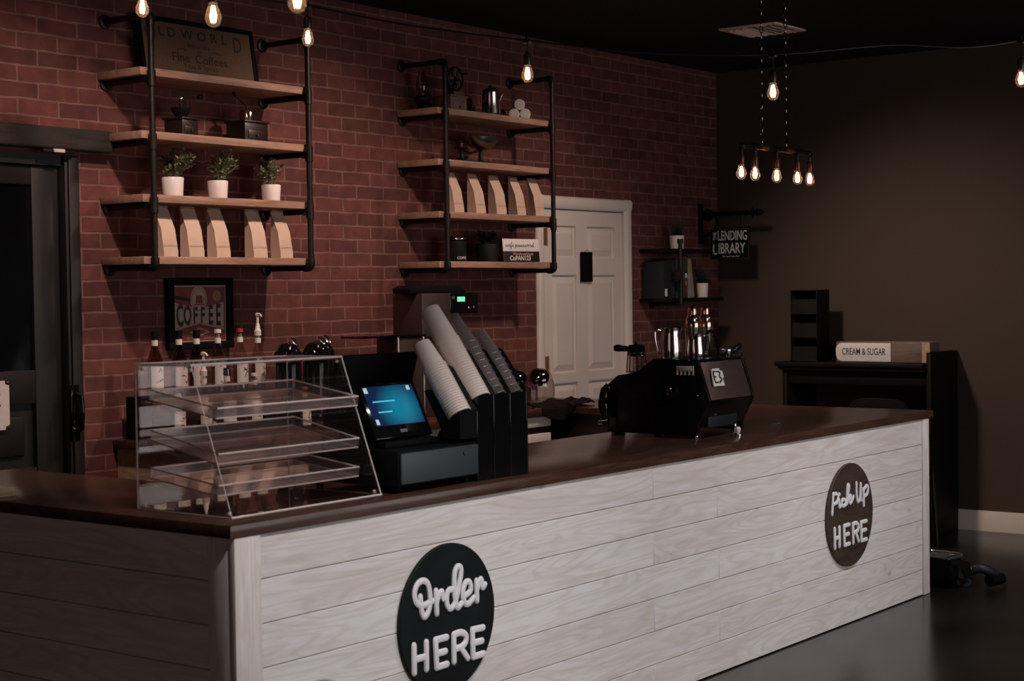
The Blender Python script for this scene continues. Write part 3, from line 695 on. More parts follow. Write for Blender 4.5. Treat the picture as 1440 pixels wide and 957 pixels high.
bottle((4.735, 5.43, .917+.033), 'amber bottle on the left of the low front step', 'glassd', 'black', .20, .032, True, 9)
bottle((5.19, 5.43, .917+.033), 'clear syrup bottle at the right of the low front step', 'glass', 'whitepl', .24, .034, True, 10)
bottle((5.41, 5.33, .9175), 'small bottle with a red cap in front of the black coffee urns', 'glassd', 'redcap', .20, .028, True, 11)
# black coffee urns
def urn(loc, label, rz=0):
    t = thing('coffee_urn', label, 'coffee urn', loc, rz, 'black coffee urns')
    MB().lathe([(0, 0), (.062, 0), (.066, .008), (.066, .05), (.062, .055), (.062, .30), (.058, .315), (0, .315)], 28).build('body', 'gloss', t)
    MB().lathe([(.0, .314), (.066, .314), (.070, .322), (.068, .345), (.045, .385), (.03, .398), (0, .402)], 28, T((0, 0, 0))).build('lid', 'gloss', t)
    MB().tube(smooth_path([(-.03, -.04, .375), (-.055, -.065, .385), (-.075, -.085, .362)]), [.018]*4+[.016]*4+[.012]*3, 10).build('spout', 'gloss', t)
    MB().box(-.013, .013, -.004, .004, 0, .05, .003, 2, T((.03, -.03, .385)) @ RX(-.7)).build('lid_lever', 'steel', t)
    MB().tube([(.06, .02, .31), (.10, .04, .30), (.105, .045, .16), (.064, .02, .12)], .009, 8).build('handle', 'black', t)
    return t
urn((5.415, 5.44, .9175), 'black coffee urn nearest the syrup bottles')
urn((5.60, 5.44, .9175), 'middle black coffee urn on the back counter')
urn((5.80, 5.60, .9175), 'black coffee urn beside the steel brewer', -.3)
t = thing('wire_utensil_tray', 'small glittering wire tray of steel pieces in front of the coffee urns', 'tray', (5.58, 5.28, .9175))
m = MB()
for k in range(7): m.tube([(-.11+k*.036, -.06, .004), (-.11+k*.036, .06, .004)], .002, 5)
m.tube([(-.12, -.065, .03), (.12, -.065, .03), (.12, .065, .03), (-.12, .065, .03)], .003, 6, None, False, True); m.tube([(-.12, -.065, .003), (.12, -.065, .003), (.12, .065, .003), (-.12, .065, .003)], .003, 6, None, False, True)
m.build('wire_tray', 'steel', t)
m = MB(); rr = random.Random(3)
for k in range(9):
    a = rr.uniform(0, PI); x, y = rr.uniform(-.06, .06), rr.uniform(-.03, .03); dx, dy = .05*math.cos(a), .03*math.sin(a)
    m.tube([(x-dx, y-dy, .010+.002*k), (x, y, .012+.002*k), (x+dx, y+dy, .014+.002*k)], [.003, .002, .006], 6)
m.build('spoons', 'steel', t)

# brewer with display
bw = thing('coffee_brewer', 'tall steel coffee brewer with a black lid and lit green display', 'coffee machine', (6.22, 5.45, .9175))
MB().box(.02, .225, -.13, .05, 0, .40, .006).build('column', 'bstain', bw)
hd = MB().box(.0, .225, -.15, .05, .40, .622, .008).build('hood', 'bstain', bw)
m = MB(); m.merge(text_bm('BZ', .085, 1.0, .0004, .001), T((.095, -.1505, .52)) @ FY); m.build('embossed_letters', 'brown', hd)
m = MB(); m.prism([(-.055, .6225), (.385, .6225), (.385, .634), (.335, .662), (-.02, .662), (-.055, .648)], 'y', -.12, .0, None, .005); m.build('lid', 'black', bw)
m = MB(); m.box(-.46, .02, -.16, -.02, .410, .420, .002); m.build('ledge', 'chrome', bw)
MB().box(-.19, -.005, -.15, -.01, .0, .405, .004).build('hot_water_tower', 'bstain', bw)
for x in (-.19, .0): MB().cyl(.007, 0, .408, 12, T((x, -.152, 0))).build('post', 'steel', bw)
cpn = MB().box(.24, .48, -.13, -.02, .515, .625, .010, 3).build('control_box', 'gloss', bw)
MB().box(.30, .362, -.1315, -.1302, .578, .603).build('display', 'lcd', cpn)
m = MB()
for x, z in ((.395, .545), (.435, .548)): m.ball((x, -.131, z), .006, 10, None, (1, .4, 1))
m.box(.255, .28, -.1315, -.1302, .592, .606, 0, 2); m.build('button', 'silver', cpn)
MB().box(.479, .486, -.11, -.03, .54, .60, .002).build('warning_tag', 'redcap', cpn)
MB().box(.33, .36, -.08, -.05, .40, .516, .003).build('bracket', 'black', bw)

# glass jars with dark lids
def jar(loc, rz, label):
    t = thing('slanted_glass_jar', label, 'jar', loc, rz, 'slanted glass jars')
    m = MB(); R_ = .088
    m.lathe([(0, 0), (.06, 0), (R_*.95, .012), (R_, .05), (R_, .085), (R_*.9, .13), (R_*.80, .155), (R_*.79, .15), (R_*.88, .128), (R_-.003, .083), (R_-.003, .05), (.06, .005), (0, .005)], 28)
    for v in m.bm.verts:
        if v.co.z > .08: k = (v.co.z-.08)/.075; v.co.z += -k*(v.co.y)*-.55*-1*(-1); v.co.y -= k*.02
    m.build('jar_glass', 'glass', t)
    X = T((0, -.040, .150)) @ RX(.92)
    l = MB().lathe([(0, .030), (.02, .030), (.048, .018), (.056, .004), (.056, -.006), (0, -.006)], 26, X).build('lid', 'chrome', t)
    MB().ball((0, 0, .034), .010, 12, X).build('lid_knob', 'chrome', l)
    return t
jar((7.165, 5.44, .9175), -.75, 'slanted glass jar with dark chrome lid half hidden by the cup organiser')
jar((7.33, 5.40, .9175), -.9, 'slanted glass jar with dark chrome lid in front of the white door')

# framed coffee print on the bricks
cf = thing('framed_coffee_print', 'black framed red and cream COFFEE print hanging on the bricks', 'framed print', (5.149, YB-.001, 1.298))
W_, H_ = .395, .328
m = MB(); fw = .034
m.box(-W_/2, W_/2, -.032, 0, 0, fw, .003); m.box(-W_/2, W_/2, -.032, 0, H_-fw, H_, .003); m.box(-W_/2, -W_/2+fw, -.032, 0, fw, H_-fw, .003); m.box(W_/2-fw, W_/2, -.032, 0, fw, H_-fw, .003)
m.build('frame', 'black', cf)
w2, h2 = W_/2-fw, H_-2*fw
Z = lambda v: fw+v*h2
Xc = lambda u: -w2+2*w2*u
pr = MB().box(-w2, w2, -.012, -.002, fw, H_-fw).build('print', 'red', cf)
m = MB()
def band(mb, pts, y): mb.prism([(Xc(u), Z(v)) for u, v in pts], 'y', y-.0004, y)
m.box(-w2, w2, -.0124, -.0120, Z(.975), Z(1)); m.box(-w2, w2, -.0124, -.0120, Z(0), Z(.015)); m.box(w2-.005, w2, -.0124, -.012, Z(.015), Z(.975)); m.box(-w2, -w2+.003, -.0124, -.012, Z(.015), Z(.975))
band(m, [(.02, .70), (.5, .58), (.96, .70), (.96, .20), (.5, .32), (.02, .20)], -.012)
m.lathe([(0, 0), (.050, 0), (.050, .0006), (0, .0006)], 30, T((Xc(.49), -.0126, Z(.75))) @ RX(PI/2) @ SC(1, 1.25, 1))
m.build('cream_panel', 'cream', pr)
m = MB()
for a, b_ in (((.05, .66), (.5, .555)), ((.5, .555), (.93, .66)), ((.05, .235), (.5, .345)), ((.5, .345), (.93, .235))):
    m.tube([(Xc(a[0]), -.0128, Z(a[1])), (Xc(b_[0]), -.0128, Z(b_[1]))], .0014, 4)
m.tube([(Xc(.49)+.044*math.cos(k*PI/14), -.0134, Z(.75)+.054*math.sin(k*PI/14)) for k in range(28)], .0013, 4, None, False, True)
m.prism([(Xc(.43), Z(.68)), (Xc(.56), Z(.68)), (Xc(.55), Z(.82)), (Xc(.44), Z(.82))], 'y', -.0138, -.0133); m.tube([(Xc(.55), -.0135, Z(.80)), (Xc(.59), -.0135, Z(.76)), (Xc(.55), -.0135, Z(.71))], .002, 4); m.box(Xc(.40), Xc(.59), -.0138, -.0133, Z(.645), Z(.675))
m.build('red_line_art', 'red', pr)
m = MB(); band(m, [(.30, .17), (.5, .25), (.70, .17), (.5, .09)], -.0122); m.build('cream_diamond', 'cream', pr)
m = MB(); band(m, [(.37, .17), (.5, .22), (.63, .17), (.5, .12)], -.0128); m.build('red_diamond', 'red', pr)
m = MB(); m.lathe([(0, 0), (.026, 0), (.026, .0005), (0, .0005)], 24, T((Xc(.83), -.0121, Z(.81))) @ RX(PI/2)); m.build('gold_medallion', 'gold', pr)
m = MB(); band(m, [(.02, .83), (.33, .77), (.33, .71), (.02, .77)], -.0121)
for k, (ch, s_) in enumerate(zip('COFFEE', (1.15, 1.0, .86, .86, 1.0, 1.15))):
    u = (.135, .275, .42, .56, .71, .85)[k]
    m.merge(text_bm(ch, .120, .50, .0003, .0034), T((Xc(u), -.0132, Z(.452))) @ FY @ SC(1, s_, 1))
m.build('lettering', 'ink', pr)
m = MB(); m.merge(text_bm('BEST BLEND', .014, .9, .0002), T((Xc(.36), -.0126, Z(.055))) @ FY); m.merge(text_bm('SERVED HOT', .014, .9, .0002), T((Xc(.68), -.0126, Z(.055))) @ FY); m.build('small_lettering', 'cream', pr)

# ================================================================== PIPE SHELVES
YP = 5.453
def shelf(xa, xb, tops, ztop, label):
    xm = (xa+xb)/2
    t = thing('pipe_shelf', label, 'wall shelf', (xm, YB, tops[-1]-.05), 0, 'industrial pipe shelves')
    za = [zt-.0335-.0135 for zt in tops]
    for zt in tops: MB().box(xa-.045, xb+.012, YP+.018, YB-.004, zt-.033, zt, .002).build('board', 'shelfwood', t, True)
    r = .0135
    for x in (xa, xb):
        m = MB(); m.tube([(x, YP, za[-1]+.014), (x, YP, ztop-.014)], r, 12)
        m.build('upright_pipe', 'blackpipe', t, True)
        for z in [ztop]+za:
            el = z in (ztop, za[-1])
            m = MB()
            m.tube([(x, YP+.012, z), (x, YB-.006, z)], r, 12)
            m.lathe([(0, 0), (.031, 0), (.033, .003), (.031, .008), (.019, .012), (.018, .026), (0, .026)], 18, T((x, YB-.0005, z)) @ RX(PI/2))
            m.build('arm_pipe', 'blackpipe', t, True)
            m = MB()
            if el:
                sg = 1 if z == za[-1] else -1
                m.tube([(x, YP, z+sg*.042), (x, YP, z+sg*.014), (x, YP+.006, z+sg*.005), (x, YP+.014, z), (x, YP+.042, z)], .0185, 12)
            else:
                m.tube([(x, YP, z-.034), (x, YP, z+.034)], .0185, 12); m.tube([(x, YP, z), (x, YP+.036, z)], .0185, 12)
            m.build('pipe_fitting', 'blackpipe', t, True)
    return t
LT = [2.521, 2.251, 1.981, 1.715]
RT = [2.510, 2.242, 1.968, 1.707]
shelf(4.645, 5.592, LT, 2.745, 'large black pipe shelf with pine boards on the left of the bricks')
shelf(6.610, 7.560, RT, 2.748, 'smaller black pipe shelf with pine boards left of the white door')
e = .0006
# --- left shelf: old world sign
t = thing('old_world_sign', 'dark framed burlap sign leaning on the top board of the left shelf', 'sign', (5.125, 5.655, LT[0]+e+.0035), 0, None, (-.16, 0, 0))
W_, H_ = .70, .275
m = MB(); fw = .022
m.box(-W_/2, W_/2, 0, .02, 0, fw, .002); m.box(-W_/2, W_/2, 0, .02, H_-fw, H_, .002); m.box(-W_/2, -W_/2+fw, 0, .02, fw, H_-fw, .002); m.box(W_/2-fw, W_/2, 0, .02, fw, H_-fw, .002)
m.build('frame', 'black', t)
MB().box(-W_/2+fw, W_/2-fw, .007, .014, fw, H_-fw).build('panel', 'burlap', t)
yy = .0066
def put(mb, s_, size, x, z, sx=1, bold=.0): mb.merge(text_bm(s_, size, sx, .0003, bold), T((x, yy, z)) @ FY)
for ch_, x_, sz, z_, sx_ in (('O', -.278, .105, .196, .8), ('D', .245, .105, .190, .75), ('L', -.215, .062, .208, 1.1), ('D', -.155, .062, .208, 1.1), ('W', -.062, .062, .208, 1.1), ('O', .026, .062, .208, 1.1), ('R', .098, .062, .208, 1.1), ('L', .164, .062, .208, 1.1)):
    m = MB(); put(m, ch_, sz, x_, z_, sx_, .001); m.build('title_letter', 'inkd', t)
for s_, x_ in (('Fine', -.115), ('Coffees', .068)):
    m = MB(); put(m, s_, .058, x_, .098, 1.1, .0008); m.build('main_lettering', 'inkd', t)
for s_, sz, z_, sx_ in (('Importers', .034, .160, 1), ('of', .026, .134, 1), ('Teas & Spices', .034, .062, 1.1), ('FRESH ROASTED DAILY', .016, .036, 1.2)):
    m = MB(); put(m, s_, sz, 0, z_, sx_); m.build('small_lettering', 'inkd', t)
for s_ in (-1, 1): MB().tube([(s_*.07, yy, .136), (s_*.10, yy, .142), (s_*.14, yy, .134)], [.001, .003, .0008], 4).build('flourish', 'inkd', t)
# coffee mills
t = thing('coffee_mill', 'dark box coffee mill with iron bowl and crank on the left shelf', 'coffee mill', (4.935, 5.60, LT[1]+e), .12, 'antique coffee mills')
def millbox(t, w, d, h, mt='mill'):
    m = MB(); m.box(-w/2, w/2, -d/2, d/2, .008, h-.008, .002); m.build('body', mt, t)
    m = MB(); m.box(-w/2-.008, w/2+.008, -d/2-.008, d/2+.008, 0, .010, .003); m.box(-w/2-.008, w/2+.008, -d/2-.008, d/2+.008, h-.010, h, .003); m.build('trim', mt, t)
    dr = MB().box(-w*.36, w*.36, -d/2-.004, -d/2+.001, .016, h*.55, .002).build('drawer', mt, t)
    MB().ball((0, -d/2-.009, h*.30), .006, 10).build('knob', 'brass', dr)
millbox(t, .105, .105, .085)
MB().lathe([(0, .085), (.022, .085), (.026, .092), (.044, .118), (.047, .130), (.043, .131), (.02, .104), (0, .10)], 22).build('bowl', 'iron', t)
m = MB(); m.tube([(0, 0, .10), (0, 0, .168)], .006, 8); m.tube([(0, 0, .165), (.03, -.02, .170), (.075, -.04, .172)], .004, 6); m.build('crank', 'iron', t)
MB().ball((.078, -.041, .185), .012, 12).build('crank_knob', 'gloss', t); MB().ball((0, 0, .172), .009, 10).build('crown', 'steel', t)
t = thing('coffee_mill', 'wider box coffee mill with copper bowl and crank on the left shelf', 'coffee mill', (5.335, 5.60, LT[1]+e), .0, 'antique coffee mills')
millbox(t, .145, .125, .098)
MB().lathe([(0, .098), (.03, .098), (.036, .105), (.036, .140), (.031, .150), (.0, .152)], 22).build('bowl', 'copper', t)
m = MB(); m.tube([(0, 0, .15), (0, 0, .172)], .005, 8); m.tube([(0, 0, .170), (-.03, .0, .188), (-.075, .0, .215)], .004, 6); m.build('crank', 'iron', t)
MB().ball((-.078, 0, .222), .010, 12).build('crank_knob', 'gloss', t)
# plants
def foliage(mb, n, z0, z1, rad, ls, seed, lean=(0, 0)):
    rr = random.Random(seed)
    ns = max(7, n//26)
    for s_ in range(ns):
        a = rr.uniform(0, 2*PI); R_ = rad*rr.uniform(.25, 1); zt = z0+(z1-z0)*rr.uniform(.55, 1)*(1-.35*(R_/rad)**2)
        P0 = Vector((.012*math.cos(a), .012*math.sin(a), z0-.01)); P1 = Vector((R_*math.cos(a)+lean[0], R_*math.sin(a)+lean[1], zt))
        mid = (P0+P1)/2+Vector((-.2*R_*math.cos(a), -.2*R_*math.sin(a), .015))
        pts = [P0*(1-t)**2+mid*2*t*(1-t)+P1*t*t for t in (0, .25, .5, .75, 1)]
        mb.tube(pts, .0012, 4)
        for k in range(n//ns):
            t = rr.uniform(.25, 1.0); c = P0*(1-t)**2+mid*2*t*(1-t)+P1*t*t
            X = T(c) @ RZ(rr.uniform(0, 2*PI)) @ RY(rr.uniform(-1.2, .5)); l = ls*rr.uniform(.7, 1.3); w = l*.32
            b = bmesh.new(); v = [b.verts.new(p) for p in ((0, 0, 0), (l*.5, w, .1*l), (l, 0, -.05*l), (l*.5, -w, .1*l), (l*.5, 0, -.02*l))]
            b.faces.new([v[0], v[4], v[1]]); b.faces.new([v[1], v[4], v[2]]); b.faces.new([v[2], v[4], v[3]]); b.faces.new([v[3], v[4], v[0]])
            mb.merge(b, X)
def potted(loc, label, r, h, n, ztop, rad, ls, seed, potm='potw', leafm='leaf', name='potted_plant', group='small potted plants', lean=(0, 0)):
    t = thing(name, label, 'potted plant', loc, 0, group)
    MB().lathe([(0, 0), (r*.88, 0), (r*.9, .003), (r, h-.004), (r-.002, h), (r-.005, h), (r-.007, h-.015), (0, h-.015)], 32).build('pot', potm, t)
    MB().cyl(r-.0078, h-.022, h-.0145, 20).build('soil', 'soil', t)
    m = MB(); foliage(m, n, h, ztop, rad, ls, seed, lean); m.build('foliage', leafm, t)
    return t
potted((4.866, 5.585, LT[2]+e), 'leafy plant in a white pot at the left of the third board', .049, .087, 560, .225, .105, .024, 1, lean=(.025, 0))
potted((5.132, 5.585, LT[2]+e), 'leafy plant in a white pot in the middle of the third board', .047, .084, 520, .235, .09, .024, 2, lean=(.012, .0))
potted((5.468, 5.585, LT[2]+e), 'leafy plant in a white pot at the right of the third board', .046, .080, 540, .222, .10, .024, 5, lean=(.010, 0))
# coffee bags
def bag(loc, label, group, rz=0, h=.222):
    t = thing('coffee_bag', label, 'coffee bag', loc, rz, group)
    w, d = .0425, .031
    b = bmesh.new(); lv = [(0, w, d, 0), (h*.10, w, d, 0), (h*.55, w*.98, d*.72, .008), (h*.86, w*.97, d*.22, .024), (h*.94, w*.96, .0035, .030), (h, w*.95, .0035, .033)]
    rings = []
    for z, ww, dd, oy in lv:
        g = dd*.45 if z > h*.3 else dd*.12
        rings.append([b.verts.new(p) for p in ((-ww, oy-dd, z), (0, oy-dd-.0015*(z > 0), z), (ww, oy-dd, z), (ww-g*.5*(z > 0), oy, z), (ww, oy+dd, z), (-ww, oy+dd, z), (-ww+g*.5*(z > 0), oy, z))])
    for A, B in zip(rings, rings[1:]):
        for i in range(7): b.faces.new([A[i], A[(i+1) % 7], B[(i+1) % 7], B[i]])
    b.faces.new(rings[0][::-1]); b.faces.new(rings[-1])
    m = MB(); m.merge(b); m.build('paper_body', 'kraft', t, False, 25)
    m = MB(); m.box(-w*.955, w*.955, .0275, .0365, h*.955, h+.004, .001); m.build('folded_top', 'kraftlid', t)  # fold in darker kraft: shade of the board above put into its colour
    m = MB(); m.box(-w*.99, w*.99, -d-.0019, -d-.0012, h*.225, h*.232); m.build('crease', 'kraftlid', t)
    return t
nm = ('first', 'second', 'third', 'fourth', 'fifth')
for k, x in enumerate((4.777, 4.928, 5.086, 5.317, 5.483)):
    bag((x, 5.535, LT[3]+e), '%s kraft coffee bag from the left under the potted plants' % nm[k], 'kraft coffee bags on the left shelf', (.06, -.03, .04, -.02, .05)[k])
for k, x in enumerate((6.775, 6.962, 7.147, 7.328, 7.505)):
    bag((x, 5.535, RT[2]+e), '%s kraft coffee bag from the left under the balance scale' % nm[k], 'kraft coffee bags on the right shelf', (.05, .02, -.03, .04, -.02)[k], .214)
# --- right shelf top: oil lamp, big mill, percolator, paper rolls
t = thing('oil_lamp', 'dark glass oil lamp at the left end of the right shelf top', 'oil lamp', (6.665, 5.66, RT[0]+e))
MB().lathe([(0, 0), (.045, 0), (.047, .006), (.03, .016), (.02, .03), (.042, .05), (.046, .065), (.03, .082), (0, .084)], 24).build('font', 'iron', t)
MB().lathe([(.020, .084), (.022, .10), (.033, .125), (.026, .16), (.017, .21), (.0155, .21), (.0245, .16), (.0315, .125), (.0205, .10), (.0185, .084)], 22).build('chimney', 'glassd', t)
MB().cyl(.024, .083, .094, 16).build('burner', 'brass', t); MB().tube([(.02, 0, .088), (.042, 0, .088), (.044, 0, .088)], [.002, .002, .006], 8).build('wick_knob', 'brass', t)
t = thing('wheel_coffee_grinder', 'iron wheel coffee grinder on a wooden box on the right shelf top', 'coffee grinder', (6.835, 5.61, RT[0]+e))
millbox(t, .135, .13, .088, 'tanbox')
m = MB(); m.lathe([(0, .088), (.03, .088), (.024, .11), (.02, .13), (.035, .15), (.035, .165), (0, .168)], 18); m.tube([(0, -.06, .17), (0, .03, .17)], .007, 8); m.build('grinder_body', 'iron', t)
m = MB()
R_ = .062; ctr = (0, -.045, .178)
m.tube([(ctr[0]+R_*math.cos(k*PI/16), ctr[1], ctr[2]+R_*math.sin(k*PI/16)) for k in range(32)], .0062, 8, None, False, True)
for k in range(5):
    a = k*2*PI/5+.3; p = [(ctr[0]+R_*q*math.cos(a+.9*math.sin(q*3)), ctr[1], ctr[2]+R_*q*math.sin(a+.9*math.sin(q*3))) for q in (.12, .35, .6, .8, 1)]; m.tube(smooth_path(p, 3), .0042, 6)
m.ball(ctr, .012, 12); m.tube([(ctr[0]+.05, ctr[1], ctr[2]+.03), (ctr[0]+.05, ctr[1]-.04, ctr[2]+.03)], [.004, .008], 8)
m.build('wheel', 'iron', t)
t = thing('coffee_percolator', 'shiny steel coffee percolator on the top board of the right shelf', 'percolator', (7.185, 5.60, RT[0]+e))
MB().lathe([(0, .018), (.052, .018), (.052, .03), (.047, .135), (.049, .14), (.046, .141), (0, .141)], 28).build('body', 'steel', t)
MB().lathe([(0, 0), (.050, 0), (.053, .004), (.053, .018), (0, .018)], 28).build('base_ring', 'black', t)
MB().lathe([(.048, .141), (.046, .15), (.025, .163), (.012, .165), (.012, .175), (.006, .18), (0, .18)], 24).build('lid', 'iron', t)
MB().tube(smooth_path([(-.045, -.012, .125), (-.085, -.022, .128), (-.098, -.025, .09), (-.085, -.022, .045), (-.05, -.012, .04)]), .009, 8).build('handle', 'gloss', t)
MB().tube([(.044, -.01, .085), (.06, -.016, .10), (.072, -.02, .132)], [.014, .011, .008], 10).build('spout', 'steel', t)
p0 = None
for k, (dx, dz, lb) in enumerate(((-.031, .0, 'lower left white paper roll of three stacked on the right shelf'), (.031, 0, 'lower right white paper roll of three stacked on the right shelf'), (0, .0535, 'white paper roll lying on top of the other two rolls'))):
    loc = (7.420+dx*.606, 5.58-dx*.796, RT[0]+e+.0305+dz)
    if k == 0:
        p0 = thing('paper_roll', lb, 'paper roll', loc, -.90, 'white paper rolls')
        m = MB(); m.lathe([(0, -.05), (.027, -.05), (.0305, -.046), (.0305, .10), (0, .10)], 28, RX(-PI/2) @ T((0, 0, 0))); m.build('roll', 'label', p0)
        m = MB()
        for q in (.009, .016, .022): m.tube([(q*math.cos(i*PI/10), -.0502, q*math.sin(i*PI/10)) for i in range(20)], .0008, 4, None, False, True)
        m.build('spiral_end', 'tanbox', p0)
    else: dup(p0, loc, None, lb)
# --- balance scale
t = thing('balance_scale', 'antique iron balance scale with a wide bowl on the right shelf', 'scale', (7.03, 5.60, RT[1]+e))
m = MB(); m.prism([(-.13, -.045), (.11, -.045), (.13, 0), (.11, .045), (-.13, .045), (-.15, 0)], 'z', 0, .018, None, .005)
for x, tp in ((-.11, .075), (.055, .085)): m.lathe([(.022, .018), (.012, .03), (.010, tp-.01), (.016, tp)], 14, T((x, 0, 0)))
m.build('base', 'iron', t)
m = MB(); m.tube([(-.12, 0, .078), (-.03, 0, .062), (.06, 0, .082)], .007, 8)
for s_ in (-1, 1): m.tube(smooth_path([(.06, 0, .082), (.06+s_*.03, 0, .088), (.06+s_*.055, 0, .105)]), .004, 6)
m.build('beam', 'iron', t)
m = MB(); m.lathe([(0, .08), (.04, .083), (.085, .105), (.112, .135), (.118, .150), (.115, .151), (.083, .11), (.04, .088), (0, .085)], 32, T((.065, 0, 0)) @ SC(1, .72, 1)); m.build('weighing_bowl', 'dsteel', t)
m = MB(); m.lathe([(0, .079), (.034, .079), (.036, .083), (.034, .087), (0, .087)], 20, T((-.115, 0, 0))); m.build('weight_plate', 'iron', t)
MB().lathe([(0, .0875), (.014, .0875), (.014, .108), (.006, .113), (.006, .119), (0, .121)], 14, T((-.115, 0, 0))).build('weight', 'brass', t)
# --- right shelf bottom: canister, dark plant, wifi board
t = thing('coffee_canister', 'black coffee canister with pale lettering on the lowest board', 'canister', (6.86, 5.60, RT[3]+e))
MB().lathe([(0, 0), (.054, 0), (.056, .003), (.056, .118), (0, .118)], 32).build('body', 'signblk', t)
MB().lathe([(.057, .112), (.059, .114), (.059, .132), (.055, .136), (0, .137)], 32).build('lid', 'black', t)
MB().tube([(.0595*math.cos(k*PI/16), .0595*math.sin(k*PI/16), .123) for k in range(32)], .0015, 5, None, False, True).build('lid_band', 'steel', t)
b = text_bm('COFFEE', .020, .9, .0003)
for v in b.verts:
    a = -PI/2-.22+v.co.x/.0565; zz = v.co.y+.020; v.co = ((.0566+v.co.z)*math.cos(a), (.0566+v.co.z)*math.sin(a), zz)
m = MB(); m.merge(b); m.build('lettering', 'label', t)
potted((7.135, 5.60, RT[3]+e), 'dark plant in a round black pot on the lowest board', .062, .098, 160, .168, .085, .035, 9, 'signblk', 'leafd', 'potted_plant', 'dark potted plants')
t = thing('wifi_board', 'two-tone wifi password board leaning on the lowest board of the right shelf', 'sign', (7.32, 5.50, RT[3]+e+.002), -.20, None, (-.10, 0, -.17))
MB().box(-.140, .140, 0, .016, 0, .128, .002).build('board', 'mill', t)
MB().box(-.139, .139, -.0022, -.0003, .058, .1275, .001).build('white_panel', 'label', t)
CUR = {'w': (.9, [[(0, .5), (.12, .05), (.3, .1), (.42, .5), (.5, .08), (.66, .08), (.8, .52), (.92, .46)]]),
 'i': (.36, [[(.0, .1), (.14, .5), (.12, .12), (.22, .02), (.36, .2)], [(.2, .72), (.22, .75)]]),
 'f': (.5, [[(0, .15), (.3, .95), (.36, 1.12), (.24, 1.05), (.16, .4), (.14, -.42), (.24, -.46), (.26, .05), (.5, .25)]]),
 'p': (.62, [[(0, .2), (.14, .55), (.12, -.5), (.13, .3), (.34, .52), (.44, .28), (.32, .03), (.16, .1)], [(.32, .03), (.6, .22)]]),
 'a': (.6, [[(.42, .45), (.2, .5), (.06, .2), (.18, .02), (.36, .15), (.44, .5), (.40, .1), (.48, .02), (.6, .2)]]),
 's': (.45, [[(0, .1), (.24, .52), (.22, .36), (.32, .14), (.16, .0), (.06, .08)], [(.26, .04), (.45, .18)]]),
 'o': (.55, [[(.25, .5), (.08, .3), (.14, .03), (.34, .06), (.40, .34), (.25, .5), (.36, .42), (.55, .46)]]),
 'r': (.45, [[(0, .42), (.12, .58), (.16, .45), (.30, .46), (.28, .12), (.36, .02), (.45, .15)]]),
 'd': (.62, [[(.40, .45), (.18, .5), (.06, .2), (.16, .02), (.34, .12), (.5, 1.1), (.40, .15), (.48, .0), (.64, .15)]])}
m = MB(); cx = -.122; u_ = .0335
for ch_ in 'wifi password':
    if ch_ == ' ': cx += .010; continue
    wd_, ss_ = CUR[ch_]
    for s in ss_: m.tube(smooth_path([(cx+x*u_*.95+z*u_*.12, -.0025, .083+z*u_*.72) for x, z in s], 4), .0015, 6, None, True)
    cx += wd_*u_*.93
m.build('script_lettering', 'ink', t)
m = MB(); m.merge(text_bm('WarehouseGuest', .024, .9, .0003, 0, .15), T((.012, -.0006, .044)) @ FY); m.build('faint_lettering', 'kraft', t)
m = MB(); m.merge(text_bm('CoPAN123', .036, .95, .0004, .0006, .12), T((-.012, -.0006, .019)) @ FY); m.build('chalk_lettering', 'label', t)

# ================================================================== ESPRESSO MACHINE
em = thing('espresso_machine', 'big black espresso machine with pale logo badges on the far end of the counter', 'espresso machine', (6.05, 3.70, .9175))
MX = lambda y: y-3.70
Zm = lambda z: z-.9175
core = [(3.52, .965), (3.462, 1.08), (3.508, 1.232), (3.70, 1.240), (3.79, 1.182), (3.905, 1.165), (3.94, 1.12), (3.94, .965)]
MB().prism([(MX(a), Zm(b)) for a, b in core], 'x', -.175, .175).build('body', 'enamel', em)
sidep = [(3.497, .975), (3.440, 1.078), (3.493, 1.240), (3.56, 1.249), (3.715, 1.252), (3.80, 1.192), (3.90, 1.176), (3.952, 1.135), (3.955, .931), (3.50, .931)]
for x in (-.192, .1755): MB().prism([(MX(a), Zm(b)) for a, b in sidep], 'x', x, x+.0165, None, .004).build('side_panel', 'enamel', em)
m = MB(); m.prism([(MX(a), Zm(b)) for a, b in ((3.448, 1.080), (3.461, 1.077), (3.507, 1.232), (3.498, 1.238))], 'x', -.174, .174, None, .002); fp = m.build('back_panel', 'greymet', em)
m = MB(); m.prism([(MX(a), Zm(b)) for a, b in ((3.500, .962), (3.515, .965), (3.460, 1.079), (3.446, 1.076))], 'x', -.174, .174, None, .002); m.build('lower_panel', 'gloss', em)
MB().box(-.14, .10, MX(3.478), MX(3.492), Zm(.962), Zm(1.02), .003).build('drain_plate', 'plate', em)
MB().box(-.178, .178, MX(3.50), MX(3.72), Zm(1.240), Zm(1.2495), .002).build('cup_tray', 'enamel', em)
m = MB(); m.tube([(-.178, MX(3.497), Zm(1.262)), (.178, MX(3.497), Zm(1.262)), (.178, MX(3.715), Zm(1.262))], .003, 6)
for x, y in ((-.17, 3.497), (0, 3.497), (.178, 3.497), (.178, 3.715)): m.tube([(x, MX(y), Zm(1.249)), (x, MX(y), Zm(1.262))], .0028, 6)
m.build('gallery_rail', 'chrome', em)
